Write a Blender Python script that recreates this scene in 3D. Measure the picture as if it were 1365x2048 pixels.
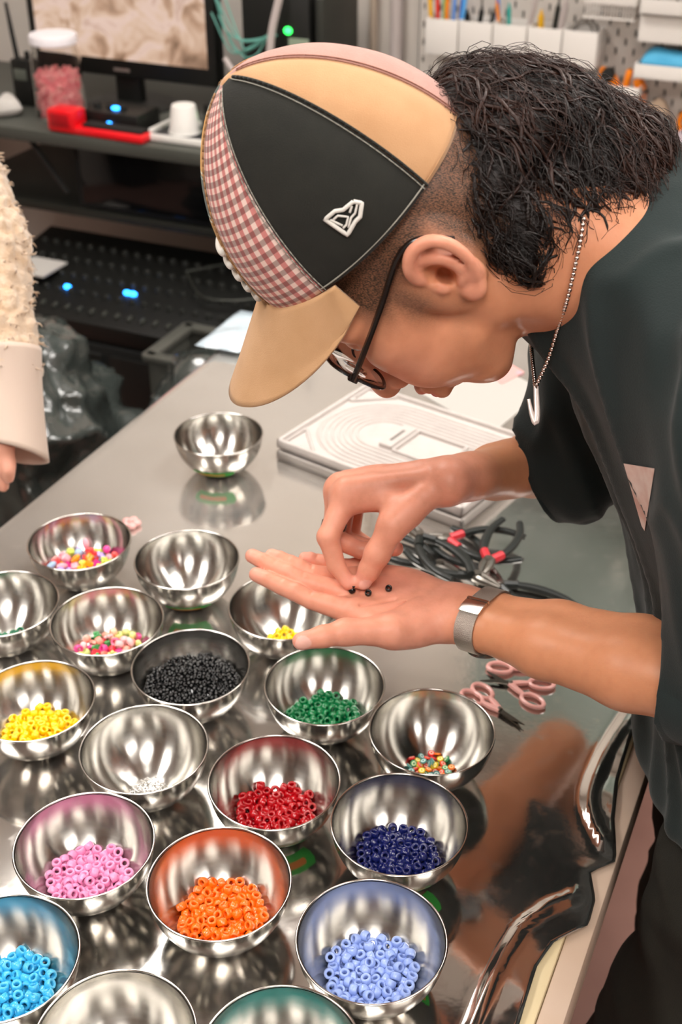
import bpy, bmesh, math, random
import numpy as np
from mathutils import Vector, Matrix, Quaternion

for _o in list(bpy.data.objects): bpy.data.objects.remove(_o)
SC = bpy.context.scene
COL = SC.collection
rng = random.Random(7)
nrng = np.random.default_rng(11)

# ------------------------------------------------------------------ camera
FPX, PITCH, CAMZ = 2466.3, math.radians(32.656), 1.651
cam_d = bpy.data.cameras.new('camera'); CAM = bpy.data.objects.new('camera', cam_d); COL.objects.link(CAM)
CAM.location = (0, 0, CAMZ); CAM.rotation_euler = (math.pi/2 - PITCH, 0, 0)
cam_d.sensor_fit = 'VERTICAL'; cam_d.sensor_height = 36.0; cam_d.sensor_width = 24.0
cam_d.lens = 36.0*FPX/2048.0
cam_d.clip_start = 0.02; cam_d.clip_end = 60
cam_d.dof.use_dof = True; cam_d.dof.focus_distance = 1.02; cam_d.dof.aperture_fstop = 7.0
SC.camera = CAM
SC.view_settings.view_transform = 'Standard'; SC.view_settings.look = 'None'
SC.view_settings.exposure = 0.62; SC.view_settings.gamma = 1.0
try: SC.view_settings.use_curve_mapping = False
except Exception: pass
# ------------------------------------------------------------------ world + ceiling lights
wd = bpy.data.worlds.new('world'); SC.world = wd; wd.use_nodes = True
wd.node_tree.nodes['Background'].inputs[0].default_value = (1.0, .93, .86, 1)
wd.node_tree.nodes['Background'].inputs[1].default_value = 0.15
CEIL = 2.75
TH = math.radians(24.0)
RT = np.array([math.sin(TH), math.cos(TH), 0.0])     # along the table
RN = np.array([math.cos(TH), -math.sin(TH), 0.0])    # across the table, to the right
def room(a, b, z): return RN*a + RT*b + np.array([0, 0, z])
LAMPS = [(-1.5, -.3), (-1.5, 1.7), (.1, -.5), (.1, 1.7), (1.7, -.3), (1.7, 1.7)]
LAMP_POWER = 9.5
LAMP_COL = (1.0, .96, .91)

# ------------------------------------------------------------------ helpers
def D(u, v, d):
    """world point seen at photo pixel (u, v) at depth d in front of the lens"""
    c, s = math.cos(PITCH), math.sin(PITCH)
    x = (u-682.5)/FPX*d; w = (1024-v)/FPX*d
    return np.array([x, d*c + w*s, CAMZ - d*s + w*c])
def ZP(u, v, z):
    r = D(u, v, 1.0) - np.array([0, 0, CAMZ]); k = (z-CAMZ)/r[2]
    return r*k + np.array([0, 0, CAMZ])
def lin(h):
    h = h.lstrip('#'); o = []
    for i in (0, 2, 4):
        x = int(h[i:i+2], 16)/255
        o.append(x/12.92 if x <= .04045 else ((x+.055)/1.055)**2.4)
    return tuple(o)
MATS = {}
def mat(name, col, rough=.5, metal=0.0, col2=None, nscale=30, nfac=.5, bump=0.0, bscale=200, spec=.5, coat=0.0,
        aniso=0.0, trans=0.0, ior=1.45, sss=0.0, sheen=0.0, emit=0.0, stretch=None, alpha=1.0, rvar=0.0, detail=4):
    if name in MATS: return MATS[name]
    m = bpy.data.materials.new(name); m.use_nodes = True; MATS[name] = m
    nt = m.node_tree; b = nt.nodes['Principled BSDF']; L = nt.links.new
    if isinstance(col, str): col = lin(col)
    if isinstance(col2, str): col2 = lin(col2)
    b.inputs['Base Color'].default_value = (*col, 1); b.inputs['Roughness'].default_value = rough
    b.inputs['Metallic'].default_value = metal; b.inputs['Specular IOR Level'].default_value = spec
    b.inputs['Coat Weight'].default_value = coat; b.inputs['IOR'].default_value = ior
    b.inputs['Transmission Weight'].default_value = trans; b.inputs['Alpha'].default_value = alpha
    b.inputs['Anisotropic'].default_value = aniso
    if sheen: b.inputs['Sheen Weight'].default_value = sheen; b.inputs['Sheen Roughness'].default_value = .4
    if sss:
        b.inputs['Subsurface Weight'].default_value = sss
        b.inputs['Subsurface Radius'].default_value = (1, .35, .2); b.inputs['Subsurface Scale'].default_value = .004
    if emit:
        b.inputs['Emission Color'].default_value = (*col, 1); b.inputs['Emission Strength'].default_value = emit
    tc = None
    def coords(sc):
        nonlocal tc
        if tc is None: tc = nt.nodes.new('ShaderNodeTexCoord')
        if stretch:
            mp = nt.nodes.new('ShaderNodeMapping'); mp.inputs['Scale'].default_value = stretch
            L(tc.outputs['Object'], mp.inputs['Vector']); src = mp.outputs['Vector']
        else: src = tc.outputs['Object']
        n = nt.nodes.new('ShaderNodeTexNoise'); n.inputs['Scale'].default_value = sc; n.inputs['Detail'].default_value = detail
        L(src, n.inputs['Vector']); return n
    if col2 is not None:
        n = coords(nscale); r = nt.nodes.new('ShaderNodeValToRGB')
        r.color_ramp.elements[0].position = .5-nfac/2; r.color_ramp.elements[1].position = .5+nfac/2
        r.color_ramp.elements[0].color = (*col, 1); r.color_ramp.elements[1].color = (*col2, 1)
        L(n.outputs['Fac'], r.inputs['Fac']); L(r.outputs['Color'], b.inputs['Base Color'])
    if rvar:
        n = coords(nscale*1.7); mr = nt.nodes.new('ShaderNodeMapRange')
        mr.inputs['To Min'].default_value = max(0, rough-rvar); mr.inputs['To Max'].default_value = rough+rvar
        L(n.outputs['Fac'], mr.inputs['Value']); L(mr.outputs['Result'], b.inputs['Roughness'])
    if bump:
        n = coords(bscale); bp = nt.nodes.new('ShaderNodeBump'); bp.inputs['Strength'].default_value = bump
        bp.inputs['Distance'].default_value = .002
        L(n.outputs['Fac'], bp.inputs['Height']); L(bp.outputs['Normal'], b.inputs['Normal'])
    if aniso:
        tg = nt.nodes.new('ShaderNodeTangent'); tg.direction_type = 'RADIAL'; tg.axis = 'Z'
        L(tg.outputs['Tangent'], b.inputs['Tangent'])
    return m

class MB:
    """collects simple shapes; build() links them as ONE mesh object"""
    def __init__(s): s.v = []; s.f = []; s.mi = []; s.cur = 0
    def add(s, V, F):
        o = len(s.v); s.v.extend([tuple(map(float, p)) for p in V])
        for f in F: s.f.append(tuple(i+o for i in f)); s.mi.append(s.cur)
        return s
    def box(s, c, size, R=None, taper=1.0):
        hx, hy, hz = [q/2 for q in size]; V = []
        for z in (-1, 1):
            k = taper if z > 0 else 1.0
            for x, y in ((-1, -1), (1, -1), (1, 1), (-1, 1)): V.append((x*hx*k, y*hy*k, z*hz))
        V = np.array(V)
        if R is not None: V = V @ np.array(R).T
        V = V + np.array(c)
        return s.add(V, [(3, 2, 1, 0), (4, 5, 6, 7), (0, 1, 5, 4), (1, 2, 6, 5), (2, 3, 7, 6), (3, 0, 4, 7)])
    def bbox(s, c, size, R=None, bev=.003, seg=2):
        bm = bmesh.new(); bmesh.ops.create_cube(bm, size=1.0)
        for v in bm.verts: v.co = Vector((v.co.x*size[0], v.co.y*size[1], v.co.z*size[2]))
        bmesh.ops.bevel(bm, geom=bm.edges[:], offset=min(bev, min(size)*.45), segments=seg, affect='EDGES', profile=.5)
        V = np.array([v.co[:] for v in bm.verts]); F = [[v.index for v in f.verts] for f in bm.faces]; bm.free()
        if R is not None: V = V @ np.array(R).T
        return s.add(V+np.array(c), F)
    def lathe(s, prof, c=(0, 0, 0), n=24, R=None, closed=False, a0=0.0, a1=2*math.pi):
        m = len(prof); full = abs(a1-a0-2*math.pi) < 1e-6; k = n if full else n+1; V = []
        for i in range(k):
            a = a0+(a1-a0)*i/n
            for r, z in prof: V.append((r*math.cos(a), r*math.sin(a), z))
        F = []
        for i in range(n):
            j = (i+1) % k
            for q in range(m if closed else m-1):
                q2 = (q+1) % m
                F.append((i*m+q, j*m+q, j*m+q2, i*m+q2))
        V = np.array(V)
        if R is not None: V = V @ np.array(R).T
        return s.add(V+np.array(c), F)
    def tube(s, pts, r, n=8, caps=True, flat=None, up=None):
        P = np.array(pts, float); m = len(P)
        rr = np.full(m, r, float) if np.isscalar(r) else np.array(r, float)
        T = np.gradient(P, axis=0); T /= np.linalg.norm(T, axis=1)[:, None]+1e-12
        u = np.array(up, float) if up is not None else (np.array([0, 0, 1.]) if abs(T[0][2]) < .9 else np.array([1., 0, 0]))
        V = []
        for i in range(m):
            u = u - T[i]*(u @ T[i]); u /= np.linalg.norm(u)+1e-12
            w = np.cross(T[i], u); fl = 1.0 if flat is None else flat
            for k in range(n):
                a = 2*math.pi*k/n
                V.append(P[i] + rr[i]*(math.cos(a)*u*fl + math.sin(a)*w))
        F = [(i*n+k, i*n+(k+1) % n, (i+1)*n+(k+1) % n, (i+1)*n+k) for i in range(m-1) for k in range(n)]
        if caps: F += [tuple(range(n))[::-1], tuple((m-1)*n+k for k in range(n))]
        return s.add(V, F)
    def prism(s, poly, z0, z1, R=None, c=(0, 0, 0)):
        n = len(poly); V = [(x, y, z0) for x, y in poly] + [(x, y, z1) for x, y in poly]
        F = [tuple(range(n))[::-1], tuple(range(n, 2*n))] + [(i, (i+1) % n, n+(i+1) % n, n+i) for i in range(n)]
        V = np.array(V)
        if R is not None: V = V @ np.array(R).T
        return s.add(V+np.array(c), F)
    def sphere(s, c, r, nu=14, nv=9, R=None):
        r = (r, r, r) if np.isscalar(r) else r; V = [(0, 0, -r[2])]; F = []
        for j in range(1, nv):
            t = -math.pi/2+math.pi*j/nv
            for i in range(nu):
                a = 2*math.pi*i/nu; V.append((r[0]*math.cos(t)*math.cos(a), r[1]*math.cos(t)*math.sin(a), r[2]*math.sin(t)))
        V.append((0, 0, r[2])); e = len(V)-1
        for i in range(nu):
            F.append((0, 1+(i+1) % nu, 1+i)); F.append((e, e-nu+i, e-nu+(i+1) % nu))
        for j in range(nv-2):
            for i in range(nu): F.append((1+j*nu+i, 1+j*nu+(i+1) % nu, 1+(j+1)*nu+(i+1) % nu, 1+(j+1)*nu+i))
        V = np.array(V)
        if R is not None: V = V @ np.array(R).T
        return s.add(V+np.array(c), F)
    def grid(s, G, closed_u=False, closed_v=False):
        G = np.array(G, float); n, m = G.shape[:2]; F = []
        for i in range(n if closed_u else n-1):
            for j in range(m if closed_v else m-1):
                F.append((i*m+j, ((i+1) % n)*m+j, ((i+1) % n)*m+(j+1) % m, i*m+(j+1) % m))
        return s.add(G.reshape(-1, 3), F)
    def mesh(s, name, mats, smooth=True, auto=40):
        me = bpy.data.meshes.new(name); me.from_pydata(s.v, [], s.f); me.validate(clean_customdata=False)
        for m in (mats if isinstance(mats, (list, tuple)) else [mats]): me.materials.append(m)
        if len(me.polygons) == len(s.mi) and any(s.mi): me.polygons.foreach_set('material_index', s.mi)
        finish(me, smooth, auto); return me
    def build(s, name, mats, parent=None, smooth=True, auto=40, loc=None):
        return link(name, s.mesh(name, mats, smooth, auto), parent, loc)
def finish(me, smooth=True, auto=40):
    me.polygons.foreach_set('use_smooth', [smooth]*len(me.polygons))
    if smooth and auto:
        bm = bmesh.new(); bm.from_mesh(me); bmesh.ops.recalc_face_normals(bm, faces=bm.faces[:])
        lim = math.radians(auto)
        for e in bm.edges:
            if len(e.link_faces) == 2 and e.calc_face_angle(0) > lim: e.smooth = False
        bm.to_mesh(me); bm.free()
    me.update()
def link(name, data, parent=None, loc=None):
    o = bpy.data.objects.new(name, data); COL.objects.link(o)
    if loc is not None: o.location = tuple(loc)
    if parent is not None: o.parent = parent
    return o
def tag(o, label=None, cat=None, group=None, kind=None):
    if label: o['label'] = label
    if cat: o['category'] = cat
    if group: o['group'] = group
    if kind: o['kind'] = kind
    return o
def thing(name, label, cat, loc=(0, 0, 0), rotz=0, group=None):
    o = bpy.data.objects.new(name, None); COL.objects.link(o); o.empty_display_size = .02
    o.location = tuple(loc); o.rotation_euler = (0, 0, rotz)
    return tag(o, label, cat, group)
def struct(name, mb, m, smooth=False, parent=None):
    o = mb.build(name, m, parent, smooth); o['kind'] = 'structure'; return o
def rot3(ax, a):
    return np.array(Matrix.Rotation(a, 3, ax))
def basis(x, y, z): return np.stack([x, y, z], 1)
RR = basis(RN, RT, np.array([0, 0, 1.]))         # room-aligned box rotation
def spline(pts, n):
    P = np.array(pts, float); m = len(P)
    Q = np.vstack([2*P[0]-P[1], P, 2*P[-1]-P[-2]]); out = []
    for t in np.linspace(0, m-1-1e-9, n):
        i = int(t); u = t-i; p0, p1, p2, p3 = Q[i], Q[i+1], Q[i+2], Q[i+3]
        out.append(.5*((2*p1)+(-p0+p2)*u+(2*p0-5*p1+4*p2-p3)*u*u+(-p0+3*p1-3*p2+p3)*u**3))
    return np.array(out)

# ------------------------------------------------------------------ signed-distance modelling (for bodies, cloth, bags)
class SDF:
    def __init__(s, lo, hi, h):
        s.lo = np.array(lo, float); s.h = h
        s.n = np.ceil((np.array(hi)-s.lo)/h).astype(int)+1
        s.ax = [(s.lo[i]+h*np.arange(s.n[i])).astype(np.float32) for i in range(3)]
        s.d = np.full(tuple(s.n), 1.0, np.float32)
    def sub(s, lo, hi):
        a = np.clip(np.floor((np.array(lo)-s.lo)/s.h).astype(int), 0, s.n); b = np.clip(np.ceil((np.array(hi)-s.lo)/s.h).astype(int)+1, 0, s.n)
        sl = tuple(slice(a[i], b[i]) for i in range(3))
        return sl, s.ax[0][sl[0]][:, None, None], s.ax[1][sl[1]][None, :, None], s.ax[2][sl[2]][None, None, :]
    def mix(s, sl, q, k, op):
        if 0 in s.d[sl].shape: return
        d = s.d[sl]
        if op == 'u':
            hh = np.maximum(k-np.abs(d-q), 0)/k; s.d[sl] = np.minimum(d, q)-hh*hh*k*.25
        else:
            hh = np.maximum(k-np.abs(d+q), 0)/k; s.d[sl] = np.maximum(d, -q)+hh*hh*k*.25
    def cone(s, a, b, ra, rb, k=.006, op='u'):
        a = np.array(a, float); b = np.array(b, float); r = max(ra, rb)+k+3*s.h
        sl, X, Y, Z = s.sub(np.minimum(a, b)-r, np.maximum(a, b)+r)
        ba = b-a; L2 = ba@ba+1e-12
        t = np.clip(((X-a[0])*ba[0]+(Y-a[1])*ba[1]+(Z-a[2])*ba[2])/L2, 0, 1)
        q = np.sqrt((X-a[0]-ba[0]*t)**2+(Y-a[1]-ba[1]*t)**2+(Z-a[2]-ba[2]*t)**2)-(ra+(rb-ra)*t)
        s.mix(sl, q.astype(np.float32), k, op); return s
    def chain(s, pts, rs, k=.006, op='u'):
        for i in range(len(pts)-1): s.cone(pts[i], pts[i+1], rs[i], rs[i+1], k, op)
        return s
    def ell(s, c, r, R=None, k=.006, op='u'):
        c = np.array(c, float); r = np.array(r if not np.isscalar(r) else (r, r, r), float); m = r.max()+k+3*s.h
        sl, X, Y, Z = s.sub(c-m, c+m); X = X-c[0]; Y = Y-c[1]; Z = Z-c[2]
        if R is not None:
            R = np.array(R)
            X, Y, Z = (X*R[0, i]+Y*R[1, i]+Z*R[2, i] for i in range(3))
        k0 = np.sqrt((X/r[0])**2+(Y/r[1])**2+(Z/r[2])**2); k1 = np.sqrt((X/r[0]**2)**2+(Y/r[1]**2)**2+(Z/r[2]**2)**2)+1e-9
        s.mix(sl, (k0*(k0-1)/k1).astype(np.float32), k, op); return s
    def plane_cut(s, p, nrm):
        """remove everything on the +nrm side of point p"""
        p = np.array(p); nrm = np.array(nrm)/np.linalg.norm(nrm)
        q = (s.ax[0][:, None, None]-p[0])*nrm[0]+(s.ax[1][None, :, None]-p[1])*nrm[1]+(s.ax[2][None, None, :]-p[2])*nrm[2]
        s.d = np.maximum(s.d, q.astype(np.float32)); return s
    def mesh(s):
        d = s.d.copy()
        d[0] = np.maximum(d[0], .01*s.h); d[-1] = np.maximum(d[-1], .01*s.h); d[:, 0] = np.maximum(d[:, 0], .01*s.h); d[:, -1] = np.maximum(d[:, -1], .01*s.h)
        d[:, :, 0] = np.maximum(d[:, :, 0], .01*s.h); d[:, :, -1] = np.maximum(d[:, :, -1], .01*s.h)
        S = d < 0; nx, ny, nz = S.shape
        cnt = np.zeros((nx-1, ny-1, nz-1), np.uint8)
        for i in (0, 1):
            for j in (0, 1):
                for k in (0, 1): cnt += S[i:nx-1+i, j:ny-1+j, k:nz-1+k]
        act = (cnt > 0) & (cnt < 8); I, J, K = np.nonzero(act); n = len(I)
        idx = np.full(act.shape, -1, np.int64); idx[act] = np.arange(n)
        acc = np.zeros((n, 3)); ne = np.zeros(n); cor = [(i, j, k) for i in (0, 1) for j in (0, 1) for k in (0, 1)]
        for A in cor:
            for axis in range(3):
                if A[axis]: continue
                Bc = list(A); Bc[axis] = 1
                va = d[I+A[0], J+A[1], K+A[2]]; vb = d[I+Bc[0], J+Bc[1], K+Bc[2]]
                m = (va < 0) != (vb < 0); t = va[m]/(va[m]-vb[m])
                P = np.array(A, float)[None, :].repeat(m.sum(), 0); P[:, axis] = t
                acc[m] += P; ne[m] += 1
        V = (np.stack([I, J, K], 1)+acc/ne[:, None])*s.h+s.lo
        quads = []
        for axis in range(3):
            a = [slice(None)]*3; b = [slice(None)]*3; a[axis] = slice(0, -1); b[axis] = slice(1, None)
            A_, B_ = S[tuple(a)], S[tuple(b)]; ch = A_ != B_
            ii = np.array(np.nonzero(ch)).T; o1, o2 = [(1, 2), (2, 0), (0, 1)][axis]
            ok = (ii[:, o1] > 0) & (ii[:, o2] > 0) & (ii[:, o1] < S.shape[o1]-1) & (ii[:, o2] < S.shape[o2]-1)
            ii = ii[ok]
            flip = A_[tuple(ii.T)]
            def cell(d1, d2):
                q = ii.copy(); q[:, o1] += d1; q[:, o2] += d2; return idx[q[:, 0], q[:, 1], q[:, 2]]
            Q = np.stack([cell(-1, -1), cell(0, -1), cell(0, 0), cell(-1, 0)], 1)
            Q[~flip] = Q[~flip][:, ::-1]; quads.append(Q)
        return V, np.vstack(quads)
def smooth_mesh(V, Q, it=2, lam=.5):
    if it == 0: return V
    E = np.vstack([Q[:, [0, 1]], Q[:, [1, 2]], Q[:, [2, 3]], Q[:, [3, 0]]]); E = np.vstack([E, E[:, ::-1]])
    deg = np.bincount(E[:, 0], minlength=len(V))[:, None]
    for i in range(it):
        for l in ((lam, -lam*1.04) if it > 2 else (lam,)):
            S_ = np.stack([np.bincount(E[:, 0], V[E[:, 1], c], minlength=len(V)) for c in range(3)], 1)
            V = V + l*(S_/np.maximum(deg, 1)-V)
    return V
def np_mesh(name, V, Q, mats, attrs=None):
    me = bpy.data.meshes.new(name); n, q = len(V), len(Q)
    me.vertices.add(n); me.vertices.foreach_set('co', V.astype(np.float32).ravel())
    me.loops.add(q*4); me.loops.foreach_set('vertex_index', Q.astype(np.int32).ravel())
    me.polygons.add(q); me.polygons.foreach_set('loop_start', np.arange(0, q*4, 4, dtype=np.int32)); me.polygons.foreach_set('loop_total', np.full(q, 4, np.int32))
    me.polygons.foreach_set('use_smooth', np.ones(q, bool)); me.update(calc_edges=True)
    for m in (mats if isinstance(mats, (list, tuple)) else [mats]): me.materials.append(m)
    for k, a in (attrs or {}).items():
        at = me.attributes.new(k, 'FLOAT', 'POINT'); at.data.foreach_set('value', a.astype(np.float32))
    return me
def vnoise(P, sc, seed=0, oct=2):
    """cheap smooth value noise, -1..1"""
    P = np.asarray(P, float); out = np.zeros(len(P)); amp = 1.0
    for o in range(oct):
        q = P*sc*(2**o)+seed*17.3+o*5.1; i = np.floor(q).astype(np.int64); fr = q-i; fr = fr*fr*(3-2*fr); r = 0
        for dx in (0, 1):
            for dy in (0, 1):
                for dz in (0, 1):
                    h = (i[:, 0]+dx)*374761393+(i[:, 1]+dy)*668265263+(i[:, 2]+dz)*2147483647+seed*974711
                    h = (h ^ (h >> 13))*1274126177; h = (h ^ (h >> 16)) & 0xffff
                    w = (fr[:, 0] if dx else 1-fr[:, 0])*(fr[:, 1] if dy else 1-fr[:, 1])*(fr[:, 2] if dz else 1-fr[:, 2])
                    r = r+w*(h/32767.5-1)
        out += amp*r; amp *= .5
    return out
# ------------------------------------------------------------------ the room
M_wall = mat('wall_paint', '#c9c0b7', .8, col2='#c0b7ae', nscale=3, bump=.05, bscale=120)
M_ceil = mat('ceiling_paint', '#e8e5e1', .9)
M_floor = mat('floor_vinyl', '#9a7468', .45, col2='#845f55', nscale=6, bump=.05)
BW = 2.92
def rbox(mb, a0, a1, b0, b1, z0, z1):
    return mb.box(room((a0+a1)/2, (b0+b1)/2, (z0+z1)/2), (a1-a0, b1-b0, z1-z0), RR)
struct('floor', rbox(MB(), -3.2, 2.9, -2.6, BW, -.1, 0), M_floor)
struct('ceiling', rbox(MB(), -3.2, 2.9, -2.6, BW, CEIL, CEIL+.1), M_ceil)
struct('wall_back', rbox(MB(), -3.3, 3.0, BW, BW+.1, 0, CEIL), M_wall)
struct('wall_left', rbox(MB(), -3.3, -3.2, -2.7, BW, 0, CEIL), M_wall)
struct('wall_right', rbox(MB(), 2.9, 3.0, -2.7, BW, 0, CEIL), M_wall)
struct('wall_front', rbox(MB(), -3.3, 3.0, -2.7, -2.6, 0, CEIL), M_wall)
struct('baseboard_back', rbox(MB(), -3.2, 2.9, BW-.015, BW, 0, .09), mat('baseboard_paint', '#8d857c', .6))
M_lampframe = mat('lamp_frame', '#e8e4de', .5); M_diff = mat('lamp_diffuser', LAMP_COL, .6, emit=LAMP_POWER)
for i, (a, b) in enumerate(LAMPS):
    where = [('left rear', 'the doorway end'), ('left far', 'the monitor desk'), ('centre rear', 'the near end of the table'), ('centre far', 'the far end of the table'), ('right rear', 'the camera side'), ('right far', 'the pegboard')][i]
    t = thing('ceiling_light', 'flat white ceiling light panel above %s, %s of six' % (where[1], where[0]), 'ceiling light', room(a, b, CEIL), group='ceiling light panels')
    t.rotation_euler = (0, 0, -TH)
    f = MB()
    for (cx, cy, sx, sy) in ((0, .62, .66, .03), (0, -.62, .66, .03), (.315, 0, .03, 1.24), (-.315, 0, .03, 1.24)): f.box((cx, cy, -.02), (sx, sy, .04))
    f.build('frame', M_lampframe, t, False)
    MB().box((0, 0, -.018), (.6, 1.21, .02)).build('diffuser', M_diff, t, False)

# ------------------------------------------------------------------ the table and its silver film
TZ = .75
A0, A1, B0, B1 = -.965, -.088, .18, 2.62
M_cream = mat('cream_wood', '#d9c9a4', .5, col2='#cdb990', nscale=14, stretch=(1, .12, 1), bump=.05)
M_orange = mat('orange_edge', '#c9761c', .5, col2='#b3641a', nscale=20)
tb = thing('work_table', 'long cream wooden work table under silver film, edge strip exposed at right', 'table', room(-.52, 1.4, 0)); tb.rotation_euler = (0, 0, -TH)
def lb(a, b, z=0): return (a+.52, b-1.4, z)
def lbox(mb, a0, a1, b0, b1, z0, z1, bev=.002): return mb.bbox(lb((a0+a1)/2, (b0+b1)/2, (z0+z1)/2), (a1-a0, b1-b0, z1-z0), None, bev)
lbox(MB(), A0, A1-.05, B0, B1, .715, TZ-.0035).build('table_top', M_orange, tb)
lbox(MB(), A1-.05, A1-.022, B0, B1, .70, TZ-.003).build('edge_strip', M_cream, tb)
lbox(MB(), A1-.0215, A1, B0, B1, .69, TZ-.006).build('edge_rail', mat('pale_rail', '#c8b3a2', .5, col2='#bda48f', nscale=10), tb)
for a in (A0+.05, A1-.06):
    for b in (B0+.08, B1-.08): lbox(MB(), a-.03, a+.03, b-.03, b+.03, 0, .715).build('leg', M_cream, tb)
lbox(MB(), A0+.05, A0+.08, B0+.12, B1-.12, .62, .71).build('apron', M_cream, tb)
lbox(MB(), A1-.08, A1-.05, B0+.12, B1-.12, .62, .70).build('apron', M_cream, tb)

def ab(u, v, z=TZ):
    p = ZP(u, v, z); return np.array([p @ RN, p @ RT])
# right border of the film, traced on the table top
edge_px = [(1040, 2048), (1075, 1935), (1110, 1885), (1178, 1852), (1192, 1800), (1182, 1745), (1212, 1732), (1234, 1728), (1230, 1640), (1238, 1560), (1262, 1480), (1300, 1400)]
eb = np.array([ab(u, v) for u, v in edge_px]); eb = eb[np.argsort(eb[:, 1])]
ridges = [[ab(u, v) for u, v in ((940, 2070), (985, 1960), (1040, 1862), (1095, 1815), (1150, 1793))],
          [ab(u, v) for u, v in ((1268, 1418), (1215, 1500), (1180, 1585), (1186, 1640), (1210, 1690))]]
bs = np.concatenate([np.arange(.18, 1.25, .0075), np.arange(1.25, 2.621, .03)])
U = np.concatenate([np.linspace(0, .62, 50), np.linspace(.63, 1, 76)])
G = []
for b in bs:
    ar = np.interp(b, eb[:, 1], eb[:, 0]) if b < eb[-1, 1] else max(eb[-1, 0], A1-.012)
    ar = min(ar, A1-.001)
    row = []
    for u in U:
        a = A0-.003+(ar-A0+.003)*u; z = TZ
        row.append((a, b, z))
    G.append(row)
G = np.array(G); P = G.reshape(-1, 3)
for rd, hh, ww in ((ridges[0], .004, .0045), (ridges[1], .0045, .006)):
    R_ = spline(rd, 60)
    dmin = np.min(np.linalg.norm(P[:, None, :2]-R_[None], axis=2), axis=1)
    P[:, 2] += hh*np.exp(-(dmin/ww)**2)
P[:, 2] += .0004*vnoise(P, 9, 3)*np.clip((P[:, 0]+.45)/.3, 0, 1)
edge_d = np.clip(1-(P[:, 0]*0+((G[:, -1:, 0]-G[:, :, 0]).ravel()))/.03, 0, 1)
P[:, 2] += .0022*edge_d*(vnoise(P, 28, 5)+.6)
G = P.reshape(G.shape)
# the left border folds over the table edge and hangs down a little
drop = []
for k, (da, dz) in enumerate(((-.004, -.003), (-.006, -.012), (-.007, -.05), (-.010, -.11))):
    r = G[:, 0].copy(); r[:, 0] += da+(.004*np.sin(r[:, 1]*21+k) if k > 1 else 0); r[:, 2] = TZ+dz; drop.append(r)
G = np.concatenate([np.array(drop[::-1]).transpose(1, 0, 2), G], 1)
W = G[..., :1]*RN+G[..., 1:2]*RT; W[..., 2] = G[..., 2]
def film_material():
    m = mat('silver_film', '#e6e2dd', .1, 1.0, col2='#dcd8d2', nscale=5, nfac=.4)
    nt = m.node_tree; L = nt.links.new; b = nt.nodes['Principled BSDF']; tc = nt.nodes.new('ShaderNodeTexCoord')
    # scuffs: patches of dulled film, finer scratches and pinpricks
    n1 = nt.nodes.new('ShaderNodeTexNoise'); n1.inputs['Scale'].default_value = 4.0; n1.inputs['Detail'].default_value = 6; L(tc.outputs['Object'], n1.inputs['Vector'])
    n2 = nt.nodes.new('ShaderNodeTexNoise'); n2.inputs['Scale'].default_value = 55; n2.inputs['Detail'].default_value = 5; L(tc.outputs['Object'], n2.inputs['Vector'])
    r1 = nt.nodes.new('ShaderNodeMapRange'); r1.inputs['From Min'].default_value = .35; r1.inputs['From Max'].default_value = .7; r1.inputs['To Min'].default_value = .075; r1.inputs['To Max'].default_value = .15
    L(n1.outputs['Fac'], r1.inputs['Value'])
    r2 = nt.nodes.new('ShaderNodeMapRange'); r2.inputs['From Min'].default_value = .55; r2.inputs['From Max'].default_value = .75; r2.inputs['To Max'].default_value = .10
    L(n2.outputs['Fac'], r2.inputs['Value'])
    ad = nt.nodes.new('ShaderNodeMath'); ad.operation = 'ADD'; L(r1.outputs['Result'], ad.inputs[0]); L(r2.outputs['Result'], ad.inputs[1]); L(ad.outputs[0], b.inputs['Roughness'])
    # wear: the far left half of the film has been rubbed dull by use
    sp = nt.nodes.new('ShaderNodeSeparateXYZ'); L(tc.outputs['Object'], sp.inputs['Vector'])
    wv = nt.nodes.new('ShaderNodeMath'); wv.operation = 'MULTIPLY_ADD'; L(sp.outputs['X'], wv.inputs[0]); wv.inputs[1].default_value = -.9; L(sp.outputs['Y'], wv.inputs[2])
    w2 = nt.nodes.new('ShaderNodeMath'); w2.operation = 'MULTIPLY_ADD'; L(n1.outputs['Fac'], w2.inputs[0]); w2.inputs[1].default_value = .7; L(wv.outputs[0], w2.inputs[2])
    w3 = nt.nodes.new('ShaderNodeMapRange'); w3.inputs['From Min'].default_value = 1.35; w3.inputs['From Max'].default_value = 2.5; w3.inputs['To Min'].default_value = .985; w3.inputs['To Max'].default_value = .72; L(w2.outputs[0], w3.inputs['Value']); L(w3.outputs['Result'], b.inputs['Metallic'])
    bp = nt.nodes.new('ShaderNodeBump'); bp.inputs['Strength'].default_value = .06; bp.inputs['Distance'].default_value = .002
    n3 = nt.nodes.new('ShaderNodeTexNoise'); n3.inputs['Scale'].default_value = 38; n3.inputs['Detail'].default_value = 3; L(tc.outputs['Object'], n3.inputs['Vector'])
    L(n3.outputs['Fac'], bp.inputs['Height']); L(bp.outputs['Normal'], b.inputs['Normal'])
    return m
M_film = film_material()
film = MB().grid(W).build('silver_film_cover', M_film, None, True, 80)
md = film.modifiers.new('thickness', 'SOLIDIFY'); md.thickness = .0006; md.offset = 1
tag(film, 'mirror-like silver plastic film laid over the whole work table', 'table cover')

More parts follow.
